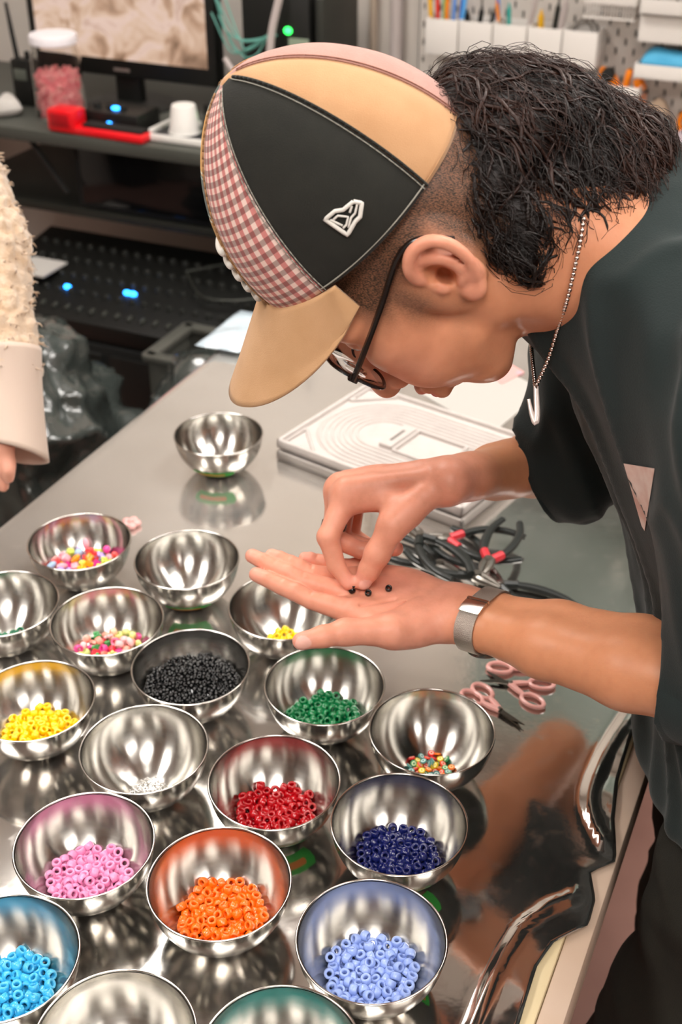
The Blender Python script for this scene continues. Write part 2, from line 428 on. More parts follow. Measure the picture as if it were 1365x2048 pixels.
# ------------------------------------------------------------------ steel bowls
def steel_material():
    m = mat('brushed_steel', '#c4c1bb', .2, 1.0, aniso=.92)
    nt = m.node_tree; L = nt.links.new; b = nt.nodes['Principled BSDF']; b.inputs['Anisotropic Rotation'].default_value = .25
    tc = nt.nodes.new('ShaderNodeTexCoord'); mp = nt.nodes.new('ShaderNodeMapping'); mp.inputs['Scale'].default_value = (1, 1, 90); L(tc.outputs['Object'], mp.inputs['Vector'])
    n = nt.nodes.new('ShaderNodeTexNoise'); n.inputs['Scale'].default_value = 9; n.inputs['Detail'].default_value = 3; L(mp.outputs['Vector'], n.inputs['Vector'])
    r = nt.nodes.new('ShaderNodeMapRange'); r.inputs['To Min'].default_value = .155; r.inputs['To Max'].default_value = .225; L(n.outputs['Fac'], r.inputs['Value']); L(r.outputs['Result'], b.inputs['Roughness'])
    return m
M_steel = steel_material()
M_rim = mat('polished_rim', '#d8d4ce', .12, 1.0)
RB, HB = .0625, .0600
def bowl_profile():
    out, inn = [], []
    zc = HB-.0015; Ro = .0618; th = .0009
    for k in range(15):
        ang = math.radians(8+k*(112-8)/14*.73)     # from foot towards rim
        out.append((Ro*math.sin(ang)*1.0, zc-Ro*math.cos(ang)*.965))
    rf = .019; o2 = [(0.0, .0006), (rf*.8, .0006), (rf, .0)]
    o2 += [p for p in out if p[0] > rf+.001 and p[1] < zc]
    o2.append((RB-.0008, HB-.0015))
    i2 = [(r-th*.9, z+th*.8) for r, z in o2 if r > rf*.85][::-1]
    return o2, i2
_o, _i = bowl_profile()
rim = [(RB-.0006+.0011*math.cos(a), HB-.0008+.0011*math.sin(a)) for a in np.linspace(0, 2*math.pi, 9)[:-1]]
bowl_me = MB().lathe(_o[:-1]+[(RB-.0012, HB-.0015)], n=72).lathe([(RB-.0022, HB-.0012)]+_i[1:]+[(0.0, .0016)], n=72).mesh('bowl_wall', M_steel, True, 60)
rim_me = MB().lathe(rim, n=72, closed=True).mesh('bowl_rim', M_rim, True, 0)
def bowl_inner(z):          # inner radius at height z (for settling beads)
    rs = [p[0] for p in _i[::-1]]; zs = [p[1] for p in _i[::-1]]
    return np.interp(z, zs, rs)
BOWLS = {}
def uvz(u, v): p = ZP(u, v, TZ+HB); return (p[0], p[1])
bspec = [('S', (-.172, 1.515), 'empty steel bowl standing alone near the grey bead board'),
 ('A', (-.319, 1.246), 'steel bowl of big mixed pastel and bright novelty beads'),
 ('B', (-.184, 1.208), 'empty steel bowl beside the bowl of big mixed beads'),
 ('C', (-.262, 1.089), 'steel bowl of pink, red and green novelty beads'),
 ('Dk', (-.159, 1.01), 'steel bowl filled with small black beads'),
 ('E', uvz(568, 1212), 'steel bowl with a few yellow beads under the open palm'),
 ('F', (-.017, .98), 'steel bowl of emerald green pony beads'),
 ('G', uvz(67, 1400), 'steel bowl of yellow pony beads at the left edge'),
 ('H', uvz(9, 1207), 'steel bowl with a few dark green beads, cut by the left edge'),
 ('I', (-.192, .886), 'steel bowl with a small heap of silver rings'),
 ('J', (-.063, .842), 'steel bowl of glossy red pony beads'),
 ('K', (-.229, .764), 'steel bowl of bubblegum pink pony beads'),
 ('L', (-.105, .722), 'steel bowl of bright orange pony beads'),
 ('M', uvz(8, 1912), 'steel bowl of sky blue pony beads in the bottom left corner'),
 ('N', uvz(232, 2078), 'empty steel bowl at the bottom edge beside the sky blue beads'),
 ('O', uvz(560, 2110), 'steel bowl at the bottom edge with a teal reflection inside'),
 ('P', (.09, .911), 'steel bowl with tiny multicoloured fruit slice beads'),
 ('Q', (.053, .79), 'steel bowl of navy blue pony beads'),
 ('R', (.024, .661), 'steel bowl of periwinkle blue pony beads')]
_c = [np.array(b[1], float) for b in bspec]
for _k in range(40):                      # let neighbours just touch, never cross
    for i in range(len(_c)):
        for j in range(i):
            d_ = _c[i]-_c[j]; l_ = np.linalg.norm(d_)
            if l_ < .1272: _c[i] += d_/l_*(.1272-l_)/2; _c[j] -= d_/l_*(.1272-l_)/2
bspec = [(b[0], tuple(c), b[2]) for b, c in zip(bspec, _c)]
M_green = mat('sticker_green', '#149a2a', .45); M_stkred = mat('sticker_orange', '#c8741f', .5)
for key, (x, y), lab in bspec:
    t = thing('steel_bowl', lab, 'bowl', (x, y, TZ+.0008), rng.uniform(0, 6), 'matching small steel bowls')
    link('wall', bowl_me, t); link('rim', rim_me, t)
    BOWLS[key] = t
def sticker(key, a_deg, w_deg, z0, z1):
    t = BOWLS[key]; rz = t.rotation_euler.z; zs = np.linspace(z0, z1, 8)
    ro = [p[0] for p in _o]; zo = [p[1] for p in _o]
    for (e, za, zb, da, db, mm, nm) in ((.0004, z0, z1, 0, 0, M_green, 'sticker'), (.0007, z0+(z1-z0)*.32, z1-(z1-z0)*.32, .12, .22, M_stkred, 'sticker_print')):
        g = []
        for k in range(17):
            f = da+(1-da-db)*k/16; a = math.radians(a_deg-w_deg/2+w_deg*f)-rz; col = []
            rnd = 1 if 0 < k < 16 else .45
            for z in np.linspace((za+zb)/2-(zb-za)/2*rnd, (za+zb)/2+(zb-za)/2*rnd, 7):
                r = np.interp(z, zo, ro)+e; col.append((r*math.cos(a), r*math.sin(a), z))
            g.append(col)
        MB().grid(g).build(nm, mm, t, True, 0)
sticker('S', -97, 74, .013, .025); sticker('B', -85, 70, .010, .024); sticker('Q', -58, 50, .008, .022); sticker('J', -62, 60, .008, .020); sticker('R', 10, 30, .01, .024)

# ------------------------------------------------------------------ beads
def settle(n, r, seed, spread=.038, it=340, rv=0.0, off=(0, 0)):
    g = np.random.default_rng(seed); P = np.stack([g.normal(off[0], spread*.6, n), g.normal(off[1], spread*.6, n), .012+g.random(n)*.03], 1)
    R_ = r*(1+rv*(g.random(n)-.5)); zc = .0592; Rs = .0592
    for k in range(it):
        P[:, 2] -= .0011*(1-k/it)+.0003
        if k < it*.7: P += g.normal(0, .0004, P.shape)
        P[:, :2] *= .9992
        for _ in range(2):
            d = P[:, None]-P[None]; L = np.linalg.norm(d, axis=2)+np.eye(n); ov = np.maximum((R_[:, None]+R_[None])*.97-L, 0); np.fill_diagonal(ov, 0)
            P += .42*np.einsum('ij,ijk->ik', ov/L, d)
            v = P-np.array([0, 0, zc]); l = np.linalg.norm(v, axis=1); m = l > Rs-R_
            P[m] = np.array([0, 0, zc])+v[m]/l[m][:, None]*(Rs-R_[m])[:, None]
            P[:, 2] = np.maximum(P[:, 2], .0016+R_*.9)
    return P, R_
def pony(R, r, h):
    prof = []
    for a in np.linspace(-math.pi/2, math.pi/2, 6): prof.append((R-(R-r)*.42*(1-math.cos(a)) if True else 0, h/2*math.sin(a)))
    prof += [(r+.0003, h/2*.86), (r, h*.25), (r, -h*.25), (r+.0003, -h/2*.86)]
    return prof
pony_cache = {}
def rand_q(g):
    q = g.normal(size=4); q /= np.linalg.norm(q); return Quaternion(q)
def tilt_q(g, amt=.8):
    ax = Vector((math.cos(t := g.random()*6.28), math.sin(t), 0)); return Quaternion(ax, g.normal()*amt)
def put(me, name, loc, q, lab, cat, grp, par=None):
    o = bpy.data.objects.new(name, me); COL.objects.link(o); o.location = tuple(loc); o.rotation_mode = 'QUATERNION'; o.rotation_quaternion = q
    tag(o, lab, cat, grp); return o
CAMP = np.array([0, 0, CAMZ])
def seen(P, r, c):
    """share of each bead that the lens can see past its neighbours"""
    W_ = P+c; n = len(W_); out = np.zeros(n); to = CAMP-W_.mean(0); to /= np.linalg.norm(to); x_ = np.array([1., 0, 0]); y_ = np.cross(to, x_)
    for o in [to*.8]+[to*.5+x_*.75*math.cos(a)+y_*.75*math.sin(a) for a in np.arange(0, 6.28, 1.05)]:
        S_ = W_+o*r; d = W_[None]-S_[:, None]; t = d@to; perp = np.linalg.norm(d-t[..., None]*to, axis=2)
        hit = (t > 0) & (perp < r*.92); np.fill_diagonal(hit, False); out += ~hit.any(1)
    return out/7
def pony_pile(key, n, color, name, lab, grp, seed, rough=.18, off=(0, 0), r=.0047, R_o=.0048):
    m = mat(name, color, rough, coat=.4, spec=.6)
    prof = pony(R_o, .0020, .0066); me = MB().lathe(prof, n=14, closed=True).mesh(name+'_shape', m, True, 0)
    P, R_ = settle(n, r*.93, seed, off=off); g = np.random.default_rng(seed+1); c = np.array(BOWLS[key].location); vis = seen(P, R_o*.9, c); rest = MB()
    for p, v in zip(P, vis):
        q = rand_q(g) if g.random() < .45 else tilt_q(g, .75)
        if v > .25: put(me, name, c+p, q, lab, 'bead', grp)
        else: rest.lathe(prof, c+p, 10, np.array(q.to_matrix()), closed=True)
    if rest.v: tag(rest.build(name+'_heap', m, None, True, 0), 'rest of the %s heap underneath' % grp, 'beads', kind='stuff')
pony_pile('L', 140, '#ff7212', 'orange_bead', 'bright orange plastic pony bead in the orange pile', 'orange beads', 21)
pony_pile('K', 112, '#ee97c4', 'pink_bead', 'bubblegum pink plastic pony bead in the pink pile', 'pink beads', 22)
pony_pile('R', 124, '#8fa6e0', 'periwinkle_bead', 'periwinkle blue plastic pony bead in the pale blue-violet pile', 'periwinkle beads', 23)
pony_pile('J', 112, '#b00512', 'red_bead', 'glossy red plastic pony bead in the red pile', 'red beads', 24)
pony_pile('Q', 112, '#131c5c', 'navy_bead', 'dark navy plastic pony bead in the navy pile', 'navy beads', 25)
pony_pile('F', 94, '#04743f', 'green_bead', 'emerald green plastic pony bead in the green pile', 'green beads', 26)
pony_pile('G', 112, '#ffce00', 'yellow_bead', 'yellow plastic pony bead in the yellow pile at the left edge', 'yellow beads', 27)
pony_pile('M', 116, '#3db4e4', 'sky_blue_bead', 'sky blue plastic pony bead in the corner pile', 'sky blue beads', 28)
pony_pile('E', 26, '#ffd500', 'lemon_bead', 'small lemon yellow bead in the bowl under the palm', 'lemon beads', 29, off=(.02, 0))
pony_pile('H', 16, '#0b6b45', 'bottle_green_bead', 'dark green bead in the bowl cut by the left edge', 'bottle green beads', 30)
# teal pile in the bowl at the bottom edge, known only from its reflection
m = mat('teal_bead', '#0f8f8c', .2, coat=.4); P, R_ = settle(70, .0042, 31); g = np.random.default_rng(3); mb = MB(); c = np.array(BOWLS['O'].location)
for p in P: mb.lathe(pony(.0045, .0019, .0062), c+p, n=10, R=np.array(rand_q(g).to_matrix()), closed=True)
tag(mb.build('teal_bead_pile', m, None, True, 0), 'heap of teal beads in the bottom edge bowl', 'beads', kind='stuff')
# black beads: a filled bowl
m_blk = mat('black_bead', (.0025, .0025, .003), .16, coat=.35, spec=.5)
blk_me = MB().lathe(pony(.0027, .0010, .0034), n=10, closed=True).mesh('black_bead_shape', m_blk, True, 0)
g = np.random.default_rng(5); c = np.array(BOWLS['Dk'].location); pts = np.zeros((0, 3))
def blk_z(x, y): return .0315+.0045*math.exp(-((x-.006)**2+(y-.008)**2)/.0009)+.0012*math.sin(x*160)*math.cos(y*140)
for _k in range(9000):
    x, y = g.uniform(-.053, .053, 2)
    if math.hypot(x, y) > .0508: continue
    if len(pts) and np.min((pts[:, 0]-x)**2+(pts[:, 1]-y)**2) < .0037**2: continue
    pts = np.vstack([pts, (x, y, blk_z(x, y)+g.uniform(-.0008, .0012))])
pts = [tuple(p) for p in pts]
pts.sort(key=lambda p: p[1]); n_ind = min(300, len(pts)); mb = MB()
for i, p in enumerate(pts):
    q = rand_q(g)
    if i < n_ind: put(blk_me, 'seed_bead', c+np.array(p), q, 'small shiny black bead in the full bowl of black beads', 'bead', 'black beads')
    else: mb.lathe(pony(.0027, .0010, .0034), c+np.array(p), n=8, R=np.array(q.to_matrix()), closed=True)
gr = []
for i in range(11):
    r = .0518*i/10; gr.append([(c[0]+r*math.cos(a), c[1]+r*math.sin(a), c[2]-.0014+blk_z(r*math.cos(a), r*math.sin(a))) for a in np.linspace(0, 6.2832, 37)])
mb.grid(gr)
tag(mb.build('seed_bead_heap', m_blk, None, True, 0), 'rest of the heap of small black beads', 'beads', kind='stuff')
# novelty beads
def nov(kind, s):
    b = MB()
    if kind == 'ball': b.sphere((0, 0, 0), (s, s, s*.92), 12, 8)
    elif kind == 'oval': b.sphere((0, 0, 0), (s*1.35, s*.8, s*.75), 12, 8)
    elif kind == 'flower':
        for k in range(5): b.sphere((s*.7*math.cos(k*1.2566), s*.7*math.sin(k*1.2566), 0), (s*.5, s*.5, s*.42), 8, 6)
        b.sphere((0, 0, s*.1), (s*.5, s*.5, s*.5), 8, 6)
    elif kind == 'heart':
        P = [(16*math.sin(t)**3, 13*math.cos(t)-5*math.cos(2*t)-2*math.cos(3*t)-math.cos(4*t)) for t in np.linspace(0, 2*math.pi, 19)[:-1]]
        b.prism([(x*s/15, y*s/15) for x, y in P], -s*.4, s*.4)
    elif kind == 'star':
        b.prism([(s*(1.25 if k % 2 == 0 else .6)*math.cos(k*math.pi/5), s*(1.25 if k % 2 == 0 else .6)*math.sin(k*math.pi/5)) for k in range(10)], -s*.35, s*.35)
    elif kind == 'cube': b.bbox((0, 0, 0), (s*1.6, s*1.6, s*1.6), None, s*.3)
    else: b.lathe(pony(s*1.1, s*.45, s*1.4), n=12, closed=True)
    return b
def novelty_pile(key, n, cols, kinds, s, seed, bowlword, grp, fixed=()):
    P, R_ = settle(n, s, seed, rv=.3); g = np.random.default_rng(seed); c = np.array(BOWLS[key].location); cache = {}
    for i, p in enumerate(P):
        cn, cv = cols[i % len(cols)] if g.random() < .6 else cols[int(g.integers(len(cols)))]; k = kinds[int(g.integers(len(kinds)))]
        if (cn, k) not in cache:
            cache[cn, k] = nov(k, s*.95).mesh('novelty_%s_%s' % (cn.replace(' ', '_'), k), mat('nov_'+cn.replace(' ', '_'), cv, .22, coat=.4), True, 50)
        word = {'ball': 'round', 'oval': 'oval', 'flower': 'flower-shaped', 'heart': 'heart-shaped', 'star': 'star-shaped', 'cube': 'cube-shaped', 'ring': 'barrel-shaped'}[k]
        put(cache[cn, k], 'novelty_bead', c+p, rand_q(g), '%s %s bead among the %s' % (cn, word, bowlword), 'bead', grp)
novelty_pile('A', 92, [('hot pink', '#f0409a'), ('golden yellow', '#ffb411'), ('lilac', '#b79be0'), ('powder blue', '#a9c8e6'), ('coral', '#ff5a5a'), ('orange', '#ff9312'), ('magenta', '#e2389c'), ('lime', '#cfe060'), ('pale pink', '#f6aebc')], ['ball', 'oval', 'flower', 'star', 'cube', 'heart'], .0058, 41, 'big mixed beads', 'big mixed beads')
novelty_pile('C', 80, [('rose pink', '#ee6f92'), ('fuchsia', '#e83d8c'), ('blush', '#f2b5b5'), ('crimson', '#e0303e'), ('salmon', '#f49a86'), ('fern green', '#3f9a52'), ('pale lime', '#d8dd86'), ('peach', '#f3c3a2')], ['ball', 'oval', 'heart', 'flower', 'ring'], .0052, 42, 'pink and red beads', 'pink and red novelty beads')
# tiny clay fruit slices
P, R_ = settle(58, .0034, 43, spread=.014); g = np.random.default_rng(9); c = np.array(BOWLS['P'].location); cache = {}
for i, p in enumerate(P):
    cn, cv, c2 = [('red', '#e02c2c', '#ffc9b0'), ('orange', '#ff7a1a', '#ffd9a0'), ('yellow', '#e8c92a', '#fff3b0'), ('green', '#3f9a63', '#d5f0c0'), ('blue-green', '#4f8f8a', '#cfe8e0'), ('coral', '#ff5a45', '#ffd2bd')][int(g.integers(6))]
    if cn not in cache:
        b = MB().lathe([(.0, -.0009), (.0034, -.0009), (.0036, 0), (.0034, .0009), (.0024, .0009)], n=12); b.cur = 1; b.lathe([(.0024, .0009), (.0012, .0010)], n=12); b.cur = 0; b.lathe([(.0012, .0010), (0, .0010)], n=12)
        cache[cn] = b.mesh('slice_'+cn, [mat('slice_'+cn, cv, .35), mat('slice_in_'+cn, c2, .35)], True, 40)
    put(cache[cn], 'fruit_slice_bead', c+p-np.array([0, 0, .001]), tilt_q(g, .6), 'tiny %s fruit slice bead in the multicoloured heap' % cn, 'bead', 'tiny fruit slice beads')
# silver jump rings
g = np.random.default_rng(12); c = np.array(BOWLS['I'].location); mb = MB()
ring_me = MB().lathe([(.0026+.0005*math.cos(a), .0005*math.sin(a)) for a in np.linspace(0, 2*math.pi, 7)[:-1]], n=12, closed=True).mesh('jump_ring', mat('bright_silver', '#e4e2de', .12, 1.0), True, 0)
for i in range(70):
    r = .017*math.sqrt(g.random()); a = g.random()*6.28
    put(ring_me, 'jump_ring', c+np.array([r*math.cos(a), r*math.sin(a)-.003, .0026+g.random()*.0028]), tilt_q(g, .45), 'small silver jump ring in the little silver heap', 'jump ring', 'silver jump rings')
# ------------------------------------------------------------------ the person at the table
HS = 1.04e-3
HO = np.array([.071, .925, 1.311])
_f = np.array([-.474, -.049, -.879]); _u = np.array([-.880, -.008, .475]); _f /= np.linalg.norm(_f); _u -= _f*(_u@_f); _u /= np.linalg.norm(_u)
_l = np.cross(_u, _f); HR = basis(_f, _l, _u)
def hp(x, y, z): return HO + HR @ (np.array([x, y, z])*HS)
def hv(P): return HO + (np.asarray(P, float)*HS) @ HR.T
def to_head(W): return ((np.asarray(W)-HO) @ HR)/HS
NB = np.array([.225, .925, 1.290])     # base of the neck
MMM = .001
def head_sdf():
    """head and neck, in head millimetres: x forward, y left, z up"""
    S = SDF((-120, -100, -215), (140, 100, 140), 2.0)
    S.ell((-6, 0, 34), (84, 69, 72), k=10)
    S.ell((36, 0, 18), (54, 60, 54), k=18)
    S.ell((46, 0, -24), (40, 46, 46), k=16)
    S.ell((70, 0, -42), (20, 26, 27), k=14)
    S.ell((34, 0, -66), (34, 34, 20), k=16)
    for s in (1, -1):
        S.cone((-2, 56*s, -8), (8, 50*s, -50), 10, 9, k=16)
        S.cone((6, 48*s, -50), (56, 20*s, -84), 9, 9, k=14)
        S.ell((58, 42*s, -2), (22, 16, 14), k=22)             # cheekbone
        S.ell((58, 33*s, -28), (24, 18, 26), k=24)            # cheek
        S.cone((62, 30*s, -30), (70, 22*s, -52), 15, 9, k=18); S.cone((36, 41*s, -42), (54, 26*s, -70), 14, 10, k=22)
        S.cone((91, 10*s, 36), (72, 52*s, 33), 6, 7, k=12)       # brow
        S.ell((0, 64*s, 4), (24, 9, 28), k=14)
    S.ell((64, 0, -88), (11, 16, 11), k=12)                     # chin
    S.ell((80, 0, -56), (13, 25, 20), k=10)                     # mouth area
    for s in (1, -1):
        S.ell((96, 32*s, 20), (15, 17, 12), k=8, op='s')        # eye socket
        S.ell((80, 32*s, 20), (13.5, 14.5, 13.5), k=3)          # lids / eyeball
        S.ell((94, 32*s, 16.5), (4, 13, 1.2), k=2.0, op='s')    # slit
    S.cone((95, 0, 30), (115, 0, -22), 7.5, 9, k=9)
    S.ell((118, 0, -29), (10, 10, 8.5), k=6)
    for s in (1, -1):
        S.ell((104, 11.5*s, -31), (9, 7.5, 7.5), k=5)
        S.ell((106, 6*s, -39), (5, 3.2, 4), k=3, op='s')
    S.cone((99, -15, -54), (99, 15, -54), 5.6, 5.6, k=5); S.ell((106, 0, -53), (6.5, 13, 5), k=4)
    S.cone((97, -14, -65), (97, 14, -65), 6.2, 6.2, k=5); S.ell((103, 0, -65), (6, 11, 5.5), k=4)
    S.cone((111, -22, -59), (111, 22, -59), 1.6, 1.6, k=3, op='s')
    # neck and the top of the back
    nb = to_head(NB); nf = to_head(NB+np.array([.05, 0, -.05]))
    S.cone((-28, 0, 0), nb+np.array([-4, 0, 0]), 52, 54, k=20)
    S.cone((6, 0, -40), nb+np.array([2, 0, 0]), 34, 46, k=20)
    S.cone((8, 44, -20), nb+np.array([0, 24, -10]), 14, 20, k=22)      # sternomastoid
    # ear (left, the one in view, and its twin)
    for s in (1, -1):
        def e(x, y, z): return np.array([x*.92-2, s*(72+y), z*.90-1])
        S.ell(e(-4, 5, 2), (15, 5, 27), R=rot3('Y', .22) @ rot3('Z', -s*.5), k=6)
        hel = [e(14, 2, 3), e(10, 5, 8), e(13, 8, 18), e(8, 12, 28), e(-4, 15, 33), e(-17, 17, 28), e(-23, 18, 15), e(-22, 17, 0), e(-16, 14, -13), e(-7, 10, -22)]
        H = spline(hel, 26); S.chain(H, np.linspace(4.2, 3.6, 26), k=2.5)
        S.ell(e(0, 7, -26), (8, 5, 8.5), k=4)                                         # lobe
        S.ell(e(3, 9, 2), (8.5, 7, 12), k=3.5, op='s'); S.ell(e(-8, 14, 21), (8, 4.5, 5.5), k=3, op='s')
        S.ell(e(-16, 14, 8), (2.4, 4, 15), k=3, op='s')
        AH = spline([e(-2, 10, 22), e(-10, 13, 12), e(-12, 13, 0), e(-8, 11, -11), e(-1, 9, -15)], 14); S.chain(AH, np.full(14, 3.0), k=3)
        S.ell(e(9, 7, -3), (5, 3.4, 6), k=4)                                          # tragus
        S.ell(e(3, 2, -2), (5, 9, 6), k=3, op='s')
    return S
S = head_sdf(); V, Q = S.mesh(); V = smooth_mesh(V, Q, 5)
HV, HQ = V, Q
x, y, z = V.T
nz = vnoise(V, .03, 2)
lip = np.clip(1-np.sqrt(((z+59)/12)**2+(y/25)**2+((x-106)/13)**2), 0, 1)*2.2
lip = np.clip(lip, 0, 1)
st1 = np.clip((z+2+8*nz)/34, 0, 1)*np.clip((62-x+6*nz)/16, 0, 1)*np.clip((np.abs(y)-30)/20, 0, 1)      # clipped side hair
st1 = np.maximum(st1, .75*np.clip((20-np.abs(x-30))/16, 0, 1)*np.clip((z+26)/26, 0, 1)*np.clip((np.abs(y)-48)/8, 0, 1))
st1 = np.maximum(st1, np.clip((-14-x)/16, 0, 1)*np.clip((z+55)/30, 0, 1))
st2 = np.clip((14-np.abs((z+30)-(22-x)*.55))/14, 0, 1)*np.clip((52-x)/30, 0, 1)*np.clip((x+4)/12, 0, 1)*np.clip((np.abs(y)-36)/12, 0, 1)*.5
earm = np.clip((np.abs(y)-79)/5, 0, 1)*np.clip((30-np.abs(x+6))/6, 0, 1)
st1 *= 1-earm; st2 *= 1-earm
flush = np.clip(.15+.55*np.exp(-((x-76)**2+(np.abs(y)-36)**2+(z+14)**2)/900.)+.35*earm+.5*np.exp(-((x-112)**2+y**2+(z+20)**2)/250.), 0, 1)
headA = dict(lip=lip, stub=np.clip(st1+st2*.6, 0, 1), flush=flush, nail=np.zeros(len(V)))
headV = hv(V)

# hands and arms, in world metres
def hand_attrs(V, tips, nails, pads=()):
    fl = np.full(len(V), .58); na = np.zeros(len(V))
    for t, r in tips: fl = np.maximum(fl, .95*np.exp(-np.sum((V-t)**2, 1)/(r*r)))
    for c, nrm, r, ax in nails:
        d = V-c; a = d@ax; nn = d@nrm; b = np.linalg.norm(d-np.outer(a, ax)-np.outer(nn, nrm), axis=1)
        na = np.maximum(na, np.clip((1.05-((a/(r*1.15))**2+(b/r)**2))*5, 0, 1)*(nn > -.002))
    return fl, na
def unit(v): return np.asarray(v)/np.linalg.norm(v)
zP = .955
Lw = ZP(915, 1226, zP-.002); Lelb = ZP(1485, 1384, 1.0)
LF = {'index': [(712, 1226, 0), (624, 1200, .008), (565, 1173, .014), (513, 1149, .019)],
      'middle': [(705, 1192, .001), (608, 1163, .014), (552, 1136, .021), (505, 1112, .026)],
      'ring': [(710, 1162, .001), (624, 1147, .014), (580, 1126, .022), (544, 1111, .026)],
      'pinky': [(724, 1140, -.001), (666, 1132, .010), (636, 1122, .014), (610, 1116, .018)]}
LFr = {'index': (.0120, .0090, .0083, .0070), 'middle': (.0118, .0091, .0084, .0070), 'ring': (.0112, .0087, .0080, .0066), 'pinky': (.0105, .0078, .0072, .0060)}
LT = [ZP(878, 1250, zP-.006), ZP(785, 1262, zP+.002), ZP(692, 1264, zP+.008), ZP(603, 1282, zP+.010)]
lo = np.array([-.11, .70, .90]); hi = np.array([.36, 1.02, 1.06])
S = SDF(lo, hi, .0014)
tips = []; fp = {}
ax_arm = unit(Lelb-Lw); side = unit(np.cross(ax_arm, [0, 0, 1])); 
for nme, pts in LF.items():
    P = [ZP(u, v, zP+dz) for u, v, dz in pts]; fp[nme] = P; r = LFr[nme]
    S.chain(P, r, k=.0010)
    for q in range(3): S.ell((P[q]*.45+P[q+1]*.55)+np.array([0, 0, .0022]), (r[q+1]*.93,)*3, k=.0015)   # finger pads
    tips.append((P[3], .018))
    S.cone(Lw+side*{'index': -.014, 'middle': -.004, 'ring': .006, 'pinky': .014}[nme]*-1, P[0], .017, r[0]*1.05, k=.010)
pm = np.mean([fp[n][0] for n in fp], 0)
S.ell((pm*.55+Lw*.45)+np.array([0, 0, -.006]), (.045, .036, .014), R=basis(ax_arm, side, np.cross(ax_arm, side)), k=.012)
S.chain(LT, (.016, .0150, .0112, .0080), k=.008)
S.ell(LT[0]*.45+LT[1]*.55+np.array([0, .006, -.003]), (.027, .019, .016), R=basis(unit(LT[1]-LT[0]), unit(np.cross([0, 0, 1], LT[1]-LT[0])), np.array([0, 0, 1.])), k=.012)  # thenar
S.ell(LT[2]*.5+LT[3]*.5+np.array([0, -.001, .001]), (.0105, .0098, .009), k=.005); S.cone(LT[1], fp['index'][0], .008, .008, k=.012)
S.ell(fp['pinky'][0]*.45+Lw*.55+side*.0*1+np.array([-.004, .012, .001]), (.030, .014, .014), R=basis(ax_arm, side, np.cross(ax_arm, side)), k=.012)   # hypothenar
tips.append((LT[3], .022))
for s in (-1, 1):
    S.chain([Lw+side*s*.011-ax_arm*.006, Lw+side*s*.012+ax_arm*.03, Lw+side*s*.014+ax_arm*.10, Lw+side*s*.014+ax_arm*.18, Lelb+side*s*.010], (.0185, .0195, .026, .0315, .032), k=.012)
for nme in fp:                                      # creases under the finger joints
    for q in (1, 2):
        dr = unit(fp[nme][q+1]-fp[nme][q-1]); sd_ = unit(np.cross(dr, [0, 0, 1.])); c0 = fp[nme][q]+np.array([0, 0, LFr[nme][q]*1.0]); S.cone(c0-sd_*.006, c0+sd_*.006, .0006, .0006, k=.0022, op='s')
# creases of the palm
for a_, b_ in (((722, 1212), (790, 1200)), ((735, 1232), (842, 1196)), ((700, 1196), (742, 1160))):
    p0, p1 = ZP(*a_, zP+.0125), ZP(*b_, zP+.0125); S.cone(p0, p1, .0009, .0009, k=.004, op='s')
V, Q = S.mesh(); LV = smooth_mesh(V, Q, 3); LQ = Q
tn = unit(np.cross(LT[3]-LT[2], [0, 0, 1.])); tn = tn*np.sign(-tn[1])
nails = [(LT[3]*1.0+unit(LT[3]-LT[2])*.001+tn*.005+np.array([0, 0, .002]), unit(tn+np.array([0, 0, .15])), .0066, unit(LT[3]-LT[2]))]
fl, na = hand_attrs(LV, tips, nails)
fl = np.maximum(fl, .85*np.exp(-np.sum((LV-(pm*.6+Lw*.4))**2, 1)/.045**2)*(LV[:, 2] > zP)); fl *= np.clip(1-(LV-Lw)@ax_arm/.05, .12, 1)
leftA = dict(lip=0*fl, stub=0*fl, flush=fl, nail=na)

Rw = D(893, 962, 1.150); Relb = D(1195, 905, 1.36)
RF = {'index': [D(694, 988, 1.150), D(657, 1074, 1.143), D(673, 1130, 1.147), ZP(697, 1166, .976)],
      'middle': [D(682, 980, 1.168), D(664, 1074, 1.176), D(722, 1100, 1.178), D(792, 1097, 1.172)],
      'ring': [D(692, 976, 1.188), D(682, 1076, 1.200), D(735, 1094, 1.204), D(782, 1088, 1.200)],
      'pinky': [D(714, 974, 1.206), D(704, 1070, 1.222), D(740, 1092, 1.224), D(772, 1086, 1.222)]}
RFr = {'index': (.0122, .0100, .0086, .0066), 'middle': (.0125, .0100, .0086, .0074), 'ring': (.0118, .0092, .0082, .0068), 'pinky': (.0108, .0080, .0074, .0062)}
RT_ = [D(850, 992, 1.138), D(786, 1050, 1.130), D(755, 1108, 1.136), ZP(727, 1163, .977)]
S = SDF(D(640, 1180, 1.1)*0+np.array([-.06, .86, .94]), np.array([.33, 1.24, 1.10]), .0014)
for nme, P in RF.items():
    r = RFr[nme]; S.chain(P, r, k=.0016); S.ell(P[1], r[1]*1.06, k=.003)
    S.cone(Rw+{'index': -.010, 'middle': -.003, 'ring': .004, 'pinky': .010}[nme]*np.array([0, -1.0, 0]), P[0], .0165, r[0]*1.02, k=.010)
    S.ell(P[0]+np.array([-.001, 0, .002]), r[0]*1.06, k=.004)
S.ell((Rw+RF['index'][0]+RF['pinky'][0]+RF['middle'][0])/4, (.040, .030, .016), R=basis(unit(RF['middle'][0]-Rw), np.array([0, 1., 0]), unit(np.cross(RF['middle'][0]-Rw, [0, 1., 0]))), k=.014)
S.chain(RT_, (.0150, .0135, .0112, .0080), k=.007); S.ell(RT_[2]*.45+RT_[3]*.55, (.0100, .0100, .0100), k=.005)
S.cone(RT_[1]*.6+RT_[0]*.4, RF['index'][0]*.75+Rw*.25, .011, .010, k=.012)
